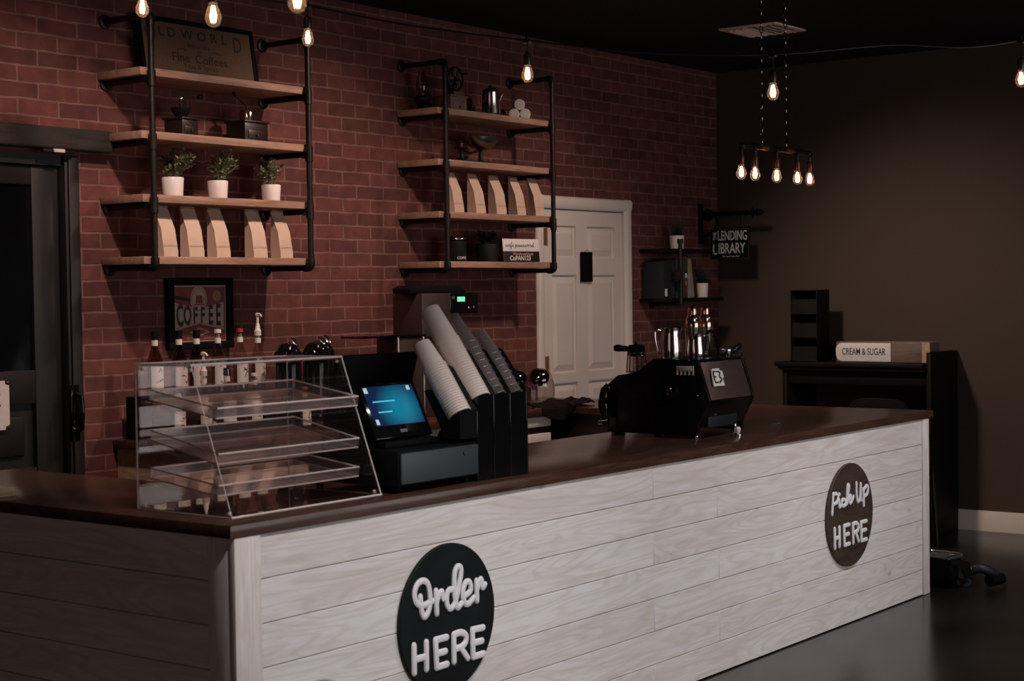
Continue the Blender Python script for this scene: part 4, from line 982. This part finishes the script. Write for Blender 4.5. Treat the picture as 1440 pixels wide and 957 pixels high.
# logo badge on the slanting back panel
an = math.atan2(3.498-3.448, 1.238-1.080)
X = T((-.085, MX(3.4705), Zm(1.168))) @ RX(-an) @ T((0, -.004, 0))
m = MB(); m.prism([(-.050, -.036), (.040, -.036), (.036, .012), (.030, .040), (-.028, .040), (-.038, .022)], 'y', -.004, .002, X, .001); m.prism([(.03, -.002), (.05, -.002), (.05, .028), (.03, .028)], 'y', -.004, .002, X, .001); lg = m.build('logo_badge', 'label', em)
m = MB()
for s in ([(-.014, .026), (-.030, .024), (-.034, -.018), (-.012, -.020)], [(-.032, .003), (-.018, .004)], [(.0, .026), (.022, .022), (.012, .004), (.024, -.010), (.0, -.022)]): m.tube(smooth_path([(x, -.0048, z) for x, z in s], 4), .0036, 6, X, True)
m.build('logo_mark', 'mill', lg)
m = MB(); y0, y1, z0, z1 = MX(3.515), MX(3.60), Zm(1.184), Zm(1.222)
m.box(-.195, -.1915, y0, y1, z0+.016, z1, .0008)
for k in range(5): m.box(-.195, -.1915, y0+k*(y1-y0-.008)/4, y0+.008+k*(y1-y0-.008)/4, z0, z0+.0165)
m.build('side_badge', 'hinge' if 0 else 'card', em)
m = MB(); m.lathe([(0, 0), (.030, 0), (.030, .006), (.024, .010), (0, .010)], 24, T((-.192, MX(3.62), Zm(1.115))) @ RY(-PI/2)); m.build('side_dial', 'gloss', em)
m = MB(); m.ball((-.20, MX(3.625), Zm(1.125)), .006, 10); m.ball((-.193, MX(3.50), Zm(1.10)), .006, 10); m.build('chrome_stud', 'steel', em)
for x in (-.165, .165):
    for y in (3.53, 3.92): MB().lathe([(0, 0), (.018, 0), (.020, .006), (.013, .014), (.011, .04), (0, .04)], 14, T((x, MX(y), 0))).build('foot', 'steel', em)
# barista side: group heads, portafilter, drip tray, steam wand
m = MB(); m.box(-.17, .17, MX(3.94), MX(4.02), Zm(.955), Zm(.975), .004); m.build('drip_tray', 'chrome', em)
m = MB(); m.lathe([(0, 0), (.035, 0), (.035, .05), (0, .05)], 18, T((.02, MX(3.965), Zm(1.085)))); m.build('group_head', 'chrome', em)
m = MB(); m.lathe([(0, 0), (.034, 0), (.034, .03), (0, .03)], 18, T((.02, MX(3.965), Zm(1.053)))); m.tube([(.02, MX(3.99), Zm(1.066)), (.02, MX(4.05), Zm(1.06)), (.02, MX(4.12), Zm(1.045))], [.009, .014, .015], 10); m.build('portafilter', 'gloss', em)
m = MB(); m.tube(smooth_path([(-.205, MX(3.93), Zm(1.11)), (-.212, MX(3.932), Zm(1.125)), (-.214, MX(3.935), Zm(1.08)), (-.214, MX(3.93), Zm(.94))]), .005, 8); m.tube([(-.17, MX(3.93), Zm(1.11)), (-.207, MX(3.93), Zm(1.11))], .011, 10); m.build('steam_wand', 'chrome', em)
m = MB(); m.tube(smooth_path([(-.213, MX(3.935), Zm(1.135)), (-.214, MX(3.955), Zm(1.11)), (-.214, MX(3.965), Zm(1.05)), (-.214, MX(3.952), Zm(.985))]), [.010]*4+[.014]*5+[.016]*4+[.010]*3, 10); m.build('wand_grip', 'black', em)
# things on the machine
def pitcher(loc, rz, label, r, h):
    t = thing('milk_pitcher', label, 'milk pitcher', loc, rz, 'steel milk pitchers')
    m = MB(); m.lathe([(0, 0), (r*.96, 0), (r, .006), (r*.99, h*.35), (r*.88, h*.75), (r*.86, h*.96), (r*.90, h), (r*.86, h-.001), (r*.84, h*.95), (r*.84, h*.75), (r*.96, h*.34), (r*.94, .006), (0, .005)], 30)
    for v in m.bm.verts:
        if v.co.z > h*.8 and v.co.x > r*.55: k = (v.co.z-h*.8)/(h*.2); v.co.x += k*.010; v.co.z += k*.004
    m.build('body', 'steel', t)
    MB().tube(smooth_path([(-r*.86, 0, h*.90), (-r*1.25, 0, h*.93), (-r*1.50, 0, h*.86), (-r*1.46, 0, h*.55), (-r*1.22, 0, h*.24), (-r*.99, 0, h*.16)]), .0042, 8).build('handle', 'steel', t)
    return t
pitcher((5.905, 3.655, 1.2505), -.75, 'taller steel milk pitcher with open handle on top of the espresso machine', .046, .130)
pitcher((5.955, 3.565, 1.2505), 2.6, 'shorter steel milk pitcher nearer the logo badge on the espresso machine', .041, .102)
def shaker(loc, label):
    t = thing('cocktail_shaker', label, 'shaker', loc, 0, 'steel shakers')
    MB().lathe([(0, 0), (.026, 0), (.028, .003), (.033, .125), (.0335, .128), (0, .128)], 28).build('tin', 'steel', t)
    MB().lathe([(.0340, .128), (.0345, .140), (.031, .160), (.022, .176), (.0185, .182), (0, .182)], 28).build('strainer_top', 'copper', t)
    MB().lathe([(.0190, .182), (.0195, .20), (.017, .213), (.008, .217), (0, .217)], 24).build('cap', 'copper', t)
shaker((6.075, 3.65, 1.2505), 'left one of two copper-topped shakers behind the milk pitchers')
shaker((6.165, 3.64, 1.2505), 'right one of two copper-topped shakers behind the milk pitchers')
t = thing('portafilter_tool', 'spare portafilter with dark handle lying on the right of the espresso machine', 'portafilter', (6.175, 3.545, 1.2505))
MB().lathe([(0, 0), (.026, 0), (.030, .006), (.030, .030), (.026, .030), (.024, .008), (0, .008)], 22).build('basket', 'steel', t)
MB().tube(smooth_path([(.028, 0, .02), (.06, -.005, .026), (.10, -.012, .040)]), [.008]*5+[.013]*4+[.013]*2, 10).build('handle', 'gloss', t)
t = thing('black_hose', 'bent black hose beside the shorter milk pitcher on the espresso machine', 'hose', (6.08, 3.545, 1.2505))
MB().tube(smooth_path([(-.055, .01, .095), (-.03, .005, .112), (.0, 0, .098), (.025, 0, .06), (.035, 0, .012)]), .0065, 8).build('hose', 'black', t)
# carafe
t = thing('glass_carafe', 'glass carafe with black lid and handle on the low shoulder of the espresso machine', 'carafe', (5.935, 3.85, 1.1832))
m = MB(); m.lathe([(0, 0), (.040, 0), (.043, .004), (.040, .05), (.035, .088), (.036, .098), (.034, .098), (.033, .088), (.038, .05), (.040, .006), (0, .004)], 28); m.build('carafe_glass', 'glass', t)
m = MB(); m.lathe([(.0375, .092), (.0385, .098), (.0385, .112), (.030, .122), (0, .124)], 28); m.box(-.006, .006, -.006, .006, .122, .134, .002); m.build('lid', 'black', t)
m = MB(); m.prism([(.036, .094), (.040, .116), (.085, .124), (.100, .118), (.100, .098), (.085, .093)], 'x', -.012, .012, RZ(.25), .003); m.build('handle', 'black', t)
m = MB(); m.lathe([(.0372, .078), (.0380, .082), (.0380, .091), (.0372, .094)], 28); m.build('collar', 'chrome', t)
m = MB(); m.tube([(.0455*math.cos(k*PI/12), .0455*math.sin(k*PI/12), .006) for k in range(24)], .002, 5, None, False, True); m.tube([(.0385*math.cos(k*PI/12), .0385*math.sin(k*PI/12), .076) for k in range(24)], .003, 5, None, False, True)
for k in range(5):
    a = k*2*PI/5+.5; c_, s_ = math.cos(a), math.sin(a); m.tube([(.0455*c_, .0455*s_, .004), (.0425*c_, .0425*s_, .05), (.0385*c_, .0385*s_, .092)], .0028, 5)
m.build('wire_frame', 'steel', t)
tag(MB().box(5.99, 6.07, 4.00, 4.025, .9175, 1.005, .003).build('small_brown_box', 'brown'), 'small brown box standing behind the left edge of the espresso machine', 'box')
t = thing('tamper', 'small pale tamper standing under the front edge of the espresso machine', 'tamper', (6.06, 3.425, .9175))
MB().lathe([(0, 0), (.017, 0), (.017, .010), (.008, .014), (0, .014)], 18).build('base', 'steel', t); MB().lathe([(.007, .0135), (.011, .022), (.013, .032), (.008, .040), (0, .042)], 16).build('grip', 'whitepl', t)
t = thing('pen', 'slim silver pen lying on the counter top right of the espresso machine', 'pen', (6.655, 3.56, .9215), .15)
MB().tube([(-.07, 0, 0), (.045, 0, 0), (.062, 0, 0)], [.004, .004, .001], 8).build('barrel', 'silver', t); MB().tube([(-.066, -.004, .003), (-.03, -.004, .003)], .0012, 5).build('clip', 'steel', t)
tag(MB().box(6.30, 6.44, 3.30, 3.36, .9173, .9185, 0, 2).build('paper_slip', 'card'), 'narrow paper slip lying on the counter edge below the espresso machine', 'paper') if 0 else None

# ================================================================== CORNER SHELF
cs = thing('corner_pipe_shelf', 'small black pipe shelf with books on the bricks in the far corner', 'wall shelf', (9.27, YB, 1.47))
for z, xe in ((1.487, 9.64), (1.806, 9.50)): MB().box(8.915, xe, 5.545, YB-.002, z-.024, z, .002).build('board', 'hutch', cs, True)
for x in (9.06,):
    MB().tube([(x, 5.530, 1.445), (x, 5.530, 1.86)], .014, 10).build('upright_pipe', 'blackpipe', cs, True)
    MB().cyl(.020, 1.838, 1.868, 12, T((x, 5.530, 0))).build('pipe_cap', 'blackpipe', cs, True)
    for z in (1.452, 1.63):
        m = MB(); m.tube([(x, 5.53, z), (x, YB-.003, z)], .012, 10) if z < 1.5 else m.tube([(x-.0, 5.53, z), (x-.045, 5.53, z)], .016, 10)
        if z > 1.5: m.lathe([(0, 0), (.038, 0), (.036, .008), (.018, .012), (0, .012)], 16, T((x-.045, 5.53, z)) @ RY(-PI/2))
        else: m.lathe([(0, 0), (.036, 0), (.036, .008), (.018, .012), (0, .012)], 16, T((x, YB-.001, z)) @ RX(PI/2))
        m.build('arm_pipe', 'blackpipe', cs, True)
potted((9.20, 5.64, 1.8066), 'white pot with upright dark grass on top of the corner shelf', .048, .088, 0, .2, .05, .03, 1, 'potw', 'leafd', 'potted_plant', 'white pots on the corner shelf')
potted((9.535, 5.65, 1.4876), 'white pot with dark grass beside the books on the corner shelf', .040, .095, 0, .2, .05, .03, 1, 'potw', 'leafd', 'potted_plant', 'white pots on the corner shelf')
for o in list(COL.objects):
    if o.name.startswith('foliage') and len(o.data.vertices) < 400 and o.parent and o.parent.get('group') == 'white pots on the corner shelf':
        m = MB(); rr = random.Random(o.name)
        h0 = .075
        for k in range(70):
            a = rr.uniform(0, 2*PI); q = rr.uniform(0, .032); tp = rr.uniform(.10, .185); l = rr.uniform(.2, 1.0)*.045
            x, y = q*math.cos(a), q*math.sin(a)
            m.tube([(x, y, h0), (x+l*.3*math.cos(a), y+l*.3*math.sin(a), h0+tp*.4), (x+l*math.cos(a), y+l*math.sin(a), h0+tp*.72)], [.0022, .0018, .0004], 4)
        for f in m.bm.faces: f.smooth = True
        m.bm.to_mesh(o.data); m.bm.free()
BK = [('navy', (.010, .013, .020), 8.955, .050, .235, .160, 0, 'dark navy book with a white spine label on the corner shelf'),
      ('dark', (.012, .010, .010), 9.010, .045, .245, .155, 0, 'black book beside the navy book on the corner shelf'),
      ('char', (.020, .020, .022), 9.060, .040, .240, .155, 0, 'charcoal book behind the pipe upright on the corner shelf'),
      ('teal', (.030, .055, .066), 9.112, .052, .262, .165, 0, 'tall teal book on the corner shelf'),
      ('slate', (.045, .065, .072), 9.160, .030, .250, .165, 0, 'slim slate blue book right of the tall teal book'),
      ('olive', (.040, .032, .014), 9.202, .040, .255, .160, 0, 'dark book with colourful spine marks in the middle of the corner shelf'),
      ('pale', (.22, .25, .27), 9.246, .030, .255, .160, 0, 'pale blue grey book next to the tan leaning book'),
      ('tan', (.30, .19, .13), 9.285, .036, .255, .165, -.16, 'tan book leaning on the corner shelf'),
      ('ink', (.016, .014, .016), 9.330, .030, .240, .160, -.22, 'dark leaning book nearest the white pot on the corner shelf')]
for k, (nm_, c_, x, th_, h_, d_, lean, lb) in enumerate(BK):
    t = thing('book', lb, 'book', (x, 5.655, 1.4876+(.0 if not lean else math.sin(abs(lean))*th_*.5)), 0, 'books on the corner shelf', (0, lean, 0))
    mt = mat('book_cover_'+nm_, c_, .6)
    m = MB(); m.box(-th_/2, -th_/2+.0025, -d_/2, d_/2, 0, h_); m.box(th_/2-.0025, th_/2, -d_/2, d_/2, 0, h_); m.box(-th_/2+.0025, th_/2-.0025, -d_/2, -d_/2+.003, 0, h_); m.build('cover', mt, t)
    MB().box(-th_/2+.0027, th_/2-.0027, -d_/2+.0033, d_/2-.004, .003, h_-.004).build('pages', 'pages', t)
    if nm_ == 'navy': MB().box(-.014, .014, -d_/2-.0006, -d_/2-.0001, .012, .060).build('spine_label', 'label', t)
    if nm_ == 'olive':
        for q in range(4): MB().box(-.010, .010, -d_/2-.0006, -d_/2-.0001, .03+q*.05, .06+q*.05).build('spine_patch', ('red', 'gold', 'label', 'slate')[q], t)
# lending library blade sign
ls = thing('lending_library_sign', 'black blade sign reading The Lending Library on a scrolled iron arm', 'sign', (9.66, 5.50, 1.74))
MB().box(9.682, 9.698, 5.372, 5.672, 1.742, 1.948, .002).build('board', 'black', ls, True)
m = MB()
for a, b_, z0, z1 in ((5.372, 5.672, 1.742, 1.747), (5.372, 5.672, 1.943, 1.948), (5.372, 5.376, 1.747, 1.943), (5.668, 5.672, 1.747, 1.943)): m.box(9.680, 9.6822, a, b_, z0, z1)
m.build('border', 'dsteel', ls, True)
m = MB()
m.merge(text_bm('LENDING', .092, .58, .0004, .0004), T((9.6812, 5.499, 1.898)) @ FX)
m.merge(text_bm('IBRARY', .100, .63, .0004, .0004), T((9.6812, 5.506, 1.812)) @ FX)
m.merge(text_bm('THE', .038, .78, .0004, .0004), T((9.6812, 5.634, 1.899)) @ FX @ RZ(PI/2))
for y0_, y1_, z0, z1 in ((5.640, 5.649, 1.776, 1.846), (5.618, 5.649, 1.776, 1.785)): m.box(9.6808, 9.6820, y0_, y1_, z0, z1)
m.merge(text_bm('take a book . leave a book', .015, .8, .0003), T((9.6812, 5.510, 1.761)) @ FX)
m.build('lettering', 'label', ls, True)
m = MB(); m.box(9.665, 9.715, YB-.014, YB-.001, 1.85, 2.125, .003); m.tube([(9.69, YB-.014, 2.05), (9.69, 5.32, 2.05)], .0145, 10); m.lathe([(0, -.055), (.008, -.045), (.022, -.02), (.008, -.008), (.026, 0), (.008, .008), (0, .03)], 14, T((9.69, 5.315, 2.05)) @ RX(-PI/2))
m.ball((9.69, 5.69, 2.045), .040, 14, None, (.6, 1.2, 1)); m.tube(smooth_path([(9.69, YB-.015, 1.90), (9.69, 5.66, 1.92), (9.69, 5.62, 1.99), (9.69, 5.64, 2.04)]), .010, 8)
m.tube([(9.69, 5.345, 2.012), (9.69, 5.345, 2.088)], [.006, .006], 8)
for k in range(9): m.ball((9.69, 5.36+k*.034, 2.05), .019, 10, None, (1, .5, 1))
m.build('bracket_arm', 'black', ls, True)
m = MB()
for y in (5.44, 5.61): m.tube([(9.69, y, 1.945), (9.69, y, 2.04)], .003, 6)
m.build('hanger', 'black', ls, True)

# ================================================================== CREAM AND SUGAR STATION
ht = thing('condiment_hutch', 'black painted hutch desk against the brown right hand wall', 'hutch', (9.70, 4.54, 0))
MB().box(9.50, 9.925, 4.02, 4.052, 0, 1.135, .006).build('side_panel', 'hutch', ht, True)
MB().box(9.50, 9.925, 5.005, 5.037, 0, 1.03, .006).build('side_panel', 'hutch', ht, True)
m = MB(); m.box(9.46, 9.925, 4.0535, 5.075, 1.036, 1.066, .005); m.box(9.475, 9.925, 4.0535, 5.055, 1.012, 1.0355, .006); m.build('top_shelf', 'hutch', ht, True)
n = 16; pts = [(4.054, 1.067), (5.165, 1.067), (5.165, 1.125)]+[(5.165-1.06*k/n, 1.125+.055*math.sin(PI*k/n)**1.2) for k in range(1, n)]+[(4.054, 1.125)]
MB().prism(pts, 'x', 9.895, 9.925).build('back_board', 'hutch', ht, True)
MB().box(9.52, 9.545, 4.053, 5.004, .925, 1.011, .003).build('apron', 'hutch', ht, True)
MB().box(9.42, 9.925, 4.053, 5.004, .685, .715, .004).build('desk_top', 'hutch', ht, True)
for a in (4.06, 4.535): MB().box(9.44, 9.458, a, a+.465, .08, .68, .004).build('cabinet_door', 'hutch', ht, True)
MB().box(9.459, 9.92, 4.053, 5.004, .03, .684).build('cabinet_body', 'hutch', ht, True)
t = thing('lid_organiser', 'tall black three-tier lid organiser at the left of the hutch shelf', 'lid organiser', (9.62, 4.895, 1.0665))
m = MB(); m.box(-.09, .09, -.095, -.088, 0, .462, .002); m.box(-.09, .09, .088, .095, 0, .462, .002); m.box(.08, .09, -.0875, .0875, 0, .462); m.build('shell', 'hutch', t)
for z in (.0, .152, .304, .455): MB().box(-.09, .0795, -.0875, .0875, z, z+.007, .001).build('tier', 'hutch', t)
for z in (.007, .159, .311): MB().prism([(-.088, z), (-.084, z), (-.070, z+.09), (-.074, z+.09)], 'y', -.087, .087).build('tier_front', 'hutch', t)
t = thing('wooden_caddy_box', 'long tan wooden box on the hutch shelf behind the cream and sugar plaque', 'box', (9.655, 4.375, 1.0665))
m = MB(); W2 = .315; hh = .128
m.box(-.075, -.063, -W2, W2, 0, hh, .002); m.box(.063, .075, -W2, W2, 0, hh, .002); m.box(-.0625, .0625, -W2, -W2+.012, 0, hh, .002); m.box(-.0625, .0625, W2-.012, W2, 0, hh, .002); m.box(-.0625, .0625, -W2+.0125, W2-.0125, .002, .012)
m.build('box_sides', 'tanbox', t)
MB().box(-.0775, -.0752, -W2, -W2+.05, .002, hh-.002).build('end_batten', 'palewood', t)
t = thing('cream_sugar_plaque', 'white CREAM & SUGAR plaque with a rounded end on the wooden box', 'sign', (9.5775, 4.50, 1.0705))
pl = [(-.185, 0)]+[(.145+.045*math.sin(k*PI/2/6), .045-.045*math.cos(k*PI/2/6)) for k in range(7)]+[(.145+.045*math.cos(k*PI/2/6), .072+.045*math.sin(k*PI/2/6)) for k in range(7)]+[(-.185, .117)]
MB().prism(pl, 'x', -.006, .0, None, .0015).build('board', 'label', t)
m = MB(); m.merge(text_bm('CREAM & SUGAR', .062, .63, .0004, .0007), T((-.0066, -.002, .060)) @ FX); m.build('lettering', 'ink', t)
# chair
ch = thing('black_chair', 'black chair with a rounded back tucked at the hutch beyond the counter', 'chair', (9.10, 4.09, 0))
m = MB(); n = 12; ou = []
for k in range(n+1): a = PI*k/n; ou.append((.195*math.copysign(abs(math.cos(a))**.45, math.cos(a)), .78+.11*math.sin(a)**.8))
m.prism([(.18, .50)]+ou+[(-.18, .50)], 'x', -.215, -.19, None, .006); m.build('backrest', 'black', ch)
MB().box(-.20, .20, -.20, .20, .43, .465, .015, 3).build('seat', 'black', ch)
for x in (-.17, .17):
    for y in (-.17, .17): MB().tube([(x, y, .43), (x*1.12, y*1.12, 0)], [.014, .010], 10).build('leg', 'blackpipe', ch)
for y in (-.15, .15): MB().tube([(-.17, y, .45), (-.20, y, .56)], .011, 8).build('back_post', 'blackpipe', ch)
# vacuum
vc = thing('canister_vacuum', 'black canister vacuum with silver trim on the floor at the counter end', 'vacuum cleaner', (8.02, 3.345, 0))
m = MB(); b = bmesh.new(); bmesh.ops.create_cube(b, size=1)
for v in b.verts: v.co = Vector((v.co.x*.24, v.co.y*.34, .025+(v.co.z+.5)*.125)); v.co.x *= .82 if v.co.z > .1 else 1; v.co.y = v.co.y*(.72 if v.co.z > .1 else 1)+(.015 if v.co.z > .1 else 0)
bmesh.ops.bevel(b, geom=b.edges[:], offset=.035, segments=4, affect='EDGES'); m.merge(b); m.build('body', 'gloss', vc)
m = MB(); m.tube(smooth_path([(-.085, -.075, .150), (.085, -.075, .150), (.082, .10, .156), (-.082, .10, .156)])+[(-.085, -.075, .150)], .007, 8); m.box(-.06, .06, -.04, .07, .149, .156, .003); m.build('silver_trim', 'silver', vc)
m = MB(); m.tube(smooth_path([(-.05, .08, .152), (-.04, .09, .178), (.04, .09, .178), (.05, .08, .152)]), .009, 8); m.build('carry_handle', 'black', vc)
for x in (-.122, .122): MB().lathe([(0, -.012), (.045, -.012), (.052, -.006), (.052, .006), (.045, .012), (0, .012)], 20, T((x, .075, .052)) @ RY(PI/2)).build('wheel', 'slate', vc)
MB().lathe([(0, -.010), (.022, -.010), (.024, 0), (.022, .010), (0, .010)], 14, T((0, -.135, .0245)) @ RY(PI/2)).build('castor', 'slate', vc)
m = MB(); pth = smooth_path([(.0, -.165, .09), (.01, -.21, .10), (.06, -.245, .075), (.13, -.23, .045), (.15, -.19, .03)], 8)
m.tube(pth, [.024+.0025*(k % 2) for k in range(len(pth))], 12); m.build('hose', 'hose', vc)
m = MB(); m.lathe([(0, -.05), (.030, -.05), (.033, -.02), (.028, .05), (0, .05)], 14, T((.10, -.25, .036)) @ RY(PI/2) @ RX(.3)); m.tube([(.14, -.25, .03), (.21, -.26, .012)], [.02, .008], 8); m.build('floor_nozzle', 'black', vc)

# ================================================================== LAMPS
BP = [(0, 0), (.0125, 0), (.0135, -.008), (.018, -.022), (.0245, -.042), (.0235, -.056), (.016, -.068), (.006, -.0735), (0, -.074)]
def bulb(par, loc, k=1.0, M0=None):
    X = T(loc) @ SC(k, k, k)
    g = MB().lathe(BP, 20, X).build('bulb', 'bulbglass', par)
    m = MB()
    for q in range(4):
        a = q*PI/2+.4
        m.tube([(.0035*math.cos(a), .0035*math.sin(a), -.012), (.0095*math.cos(a), .0095*math.sin(a), -.042), (.006*math.cos(a), .006*math.sin(a), -.060)], .0017, 6, X)
    m.build('filament', 'fil', g)
    return g
def sock(par, loc, m_='socket', k=1.0):
    X = T(loc) @ SC(k, k, k)
    return MB().lathe([(0, .052), (.005, .052), (.008, .045), (.0155, .040), (.0165, .03), (.0165, .004), (.0145, -.003), (0, -.003)], 18, X).build('socket', m_, par)
cl = thing('pipe_chandelier', 'black pipe chandelier with five glowing bulbs hung on two chains', 'chandelier', (6.755, 3.6, 2.18))
m = MB(); m.tube([(-.33, 0, -.05), (-.33, 0, -.014), (-.324, 0, -.004), (-.314, 0, 0), (.314, 0, 0), (.324, 0, -.004), (.33, 0, -.014), (.33, 0, -.05)], .0115, 12); m.build('pipe_bar', 'blackpipe', cl)
BX = (-.33, -.205, 0, .205, .33)
for x in BX[1:4]: MB().tube([(x-.022, 0, 0), (x+.022, 0, 0)], .0165, 12).tube([(x, 0, 0), (x, 0, -.05)], .0115, 10).build('pipe_tee', 'blackpipe', cl)
for x in (-.33, .33): MB().ball((x+(.01 if x < 0 else -.01), 0, -.004), .018, 12).build('pipe_elbow', 'blackpipe', cl)
for x in (-.12, .12): MB().lathe([(0, -.035), (.0125, -.035), (.0125, .035), (0, .035)], 14, T((x, 0, 0)) @ RY(PI/2)).build('copper_sleeve', 'hinge', cl)
for x in BX: sock(cl, (x, 0, -.085), 'brass'); bulb(cl, (x, 0, -.085), .93)
for x in (-.135, .097):
    m = MB(); z = .012; k = 0; L_ = .034
    while z < ZC-2.18-.03:
        ring = [(.0075*math.cos(a), 0, (L_/2)*math.sin(a)) for a in [i*PI/5 for i in range(10)]]
        m.tube(ring, .0021, 5, T((x, 0, z+L_/2)) @ RZ(.6+(k % 2)*PI/2), False, True); z += L_-.0075; k += 1
    m.tube([(x+.0115*math.cos(a), 0, .0115*math.sin(a)) for a in [i*PI/6 for i in range(12)]], .003, 6, RZ(0), False, True)
    m.build('chain', 'chrome', cl)
MB().box(-.20, .17, -.04, .04, ZC-2.18-.028, ZC-2.18-.0005, .006).build('ceiling_plate', 'blackpipe', cl)

def strand(label, pts, bulbs, k, ends):
    t = thing('string_lights', label, 'string lights', bulbs[0][:3])
    m = MB(); m.tube(smooth_path(pts, 8), .0042, 8); m.build('cable', 'wire', t, True)
    for b_ in bulbs:
        base = b_[2]+.036*k
        s_ = sock(t, Vector((b_[0], b_[1], base))-Vector(bulbs[0][:3]), 'socket', k)
        bulb(t, Vector((b_[0], b_[1], base))-Vector(bulbs[0][:3]), k)
        cz = b_[3]
        m = MB(); m.tube([(b_[0], b_[1], base+.050*k), (b_[0]+.003, b_[1], (base+cz)/2+.03), (b_[0], b_[1], cz)], .0034, 6); m.lathe([(0, -.010), (.020, -.010), (.022, -.004), (.018, .006), (.007, .010), (.006, .020), (0, .021)], 14, T((b_[0], b_[1], cz))); m.build('drop_lead', 'wire', t, True)
    return t
strand('string of bulbs whose cable crosses in front of the pipe shelves', [(4.15, 5.36, 2.82), (4.70, 4.785, 2.728), (4.791, 4.664, 2.707), (5.08, 4.36, 2.628), (5.422, 3.993, 2.566), (5.75, 3.66, 2.520), (6.10, 3.264, 2.512), (6.45, 2.90, 2.552), (6.82, 2.478, 2.570), (7.6, 1.6, 2.9)],
       [(4.787, 4.663, 2.581, 2.704), (5.400, 4.016, 2.435, 2.568), (6.097, 3.263, 2.360, 2.510), (6.823, 2.478, 2.412, 2.566)], 1.02, None)
strand('string of bulbs cut off by the top edge over the left shelf', [(4.9, 5.7, 2.95), (4.12, 4.881, 2.76), (3.384, 3.688, 2.52), (3.105, 3.061, 2.46), (2.9, 2.4, 2.55)],
       [(4.120, 4.881, 2.640, 2.76), (3.384, 3.688, 2.385, 2.52), (3.105, 3.061, 2.320, 2.46)], 1.02, None)

# post in the foreground
t = thing('barrier_post', 'rounded black post top poking up at the bottom edge in front of the counter', 'post', (1.581, 1.532, 0))
MB().lathe([(0, 0), (.15, 0), (.155, .008), (.14, .02), (.04, .035), (.026, .05), (0, .05)], 28).build('base', 'black', t)
MB().cyl(.021, .05, .985, 18).build('pole', 'black', t)
MB().lathe([(.0215, .93), (.030, .935), (.031, .985), (.026, 1.005), (.014, 1.018), (0, 1.022)], 20).build('cap', 'gloss', t)

# ================================================================== LIGHT AND CAMERA
def spot(name, loc, aim, watts, col, size=1.85, blend=.9, rad=.05):
    l = bpy.data.lights.new(name, 'SPOT'); l.energy = watts; l.color = col; l.spot_size = size; l.spot_blend = blend; l.shadow_soft_size = rad
    o = bpy.data.objects.new(name, l); COL.objects.link(o); o.location = loc
    o.rotation_euler = (Vector(aim)-Vector(loc)).to_track_quat('-Z', 'Y').to_euler()
WARM = (1.0, .74, .62)
spot('ceiling_downlight', (4.1, 4.45, 3.02), (4.35, 5.5, 1.2), CAN*1.0, WARM)
spot('ceiling_downlight', (5.75, 4.35, 3.02), (5.8, 5.5, 1.2), CAN*1.0, WARM)
spot('ceiling_downlight', (7.4, 4.2, 3.02), (7.6, 5.5, .9), CAN*.7, WARM)
for x, k_ in ((3.15, 1.35), (5.3, 1.0), (7.4, 1.0)): spot('ceiling_downlight', (x, 1.5, 3.02), (x, 2.6, 0), FRONTFILL*k_, (1.0, .965, .96), 1.5, .8, .08)  # row of fill spots added to brighten the counter front
spot('ceiling_downlight', (7.5, 4.7, 3.02), (9.93, 4.0, .35), RCAN, (1.0, .80, .68), 1.5, 1.0, .14)
S.cycles.transparent_max_bounces = 48
W = bpy.data.worlds.new('world'); S.world = W; W.use_nodes = True
W.node_tree.nodes['Background'].inputs['Color'].default_value = (.6, .55, .52, 1); W.node_tree.nodes['Background'].inputs['Strength'].default_value = .02

cam = bpy.data.cameras.new('camera'); co = bpy.data.objects.new('camera', cam); COL.objects.link(co)
cam.sensor_width = 36; cam.lens = 36*2298.23/1440; cam.clip_start = .05
R_ = ((0.60577, -0.79552, -0.01411), (-0.03204, -0.00667, -0.99946), (0.795, 0.6059, -0.02953))
mw = Matrix(((R_[0][0], -R_[1][0], -R_[2][0], 0), (R_[0][1], -R_[1][1], -R_[2][1], 0), (R_[0][2], -R_[1][2], -R_[2][2], 1.54), (0, 0, 0, 1)))
co.matrix_world = mw
cam.dof.use_dof = True; cam.dof.focus_distance = 7.4; cam.dof.aperture_fstop = 5.0
S.camera = co
vs = S.view_settings
S.display_settings.display_device = 'sRGB'
vs.view_transform = 'Standard'; vs.look = 'None'; vs.gamma = 1; vs.exposure = 0; vs.use_curve_mapping = False
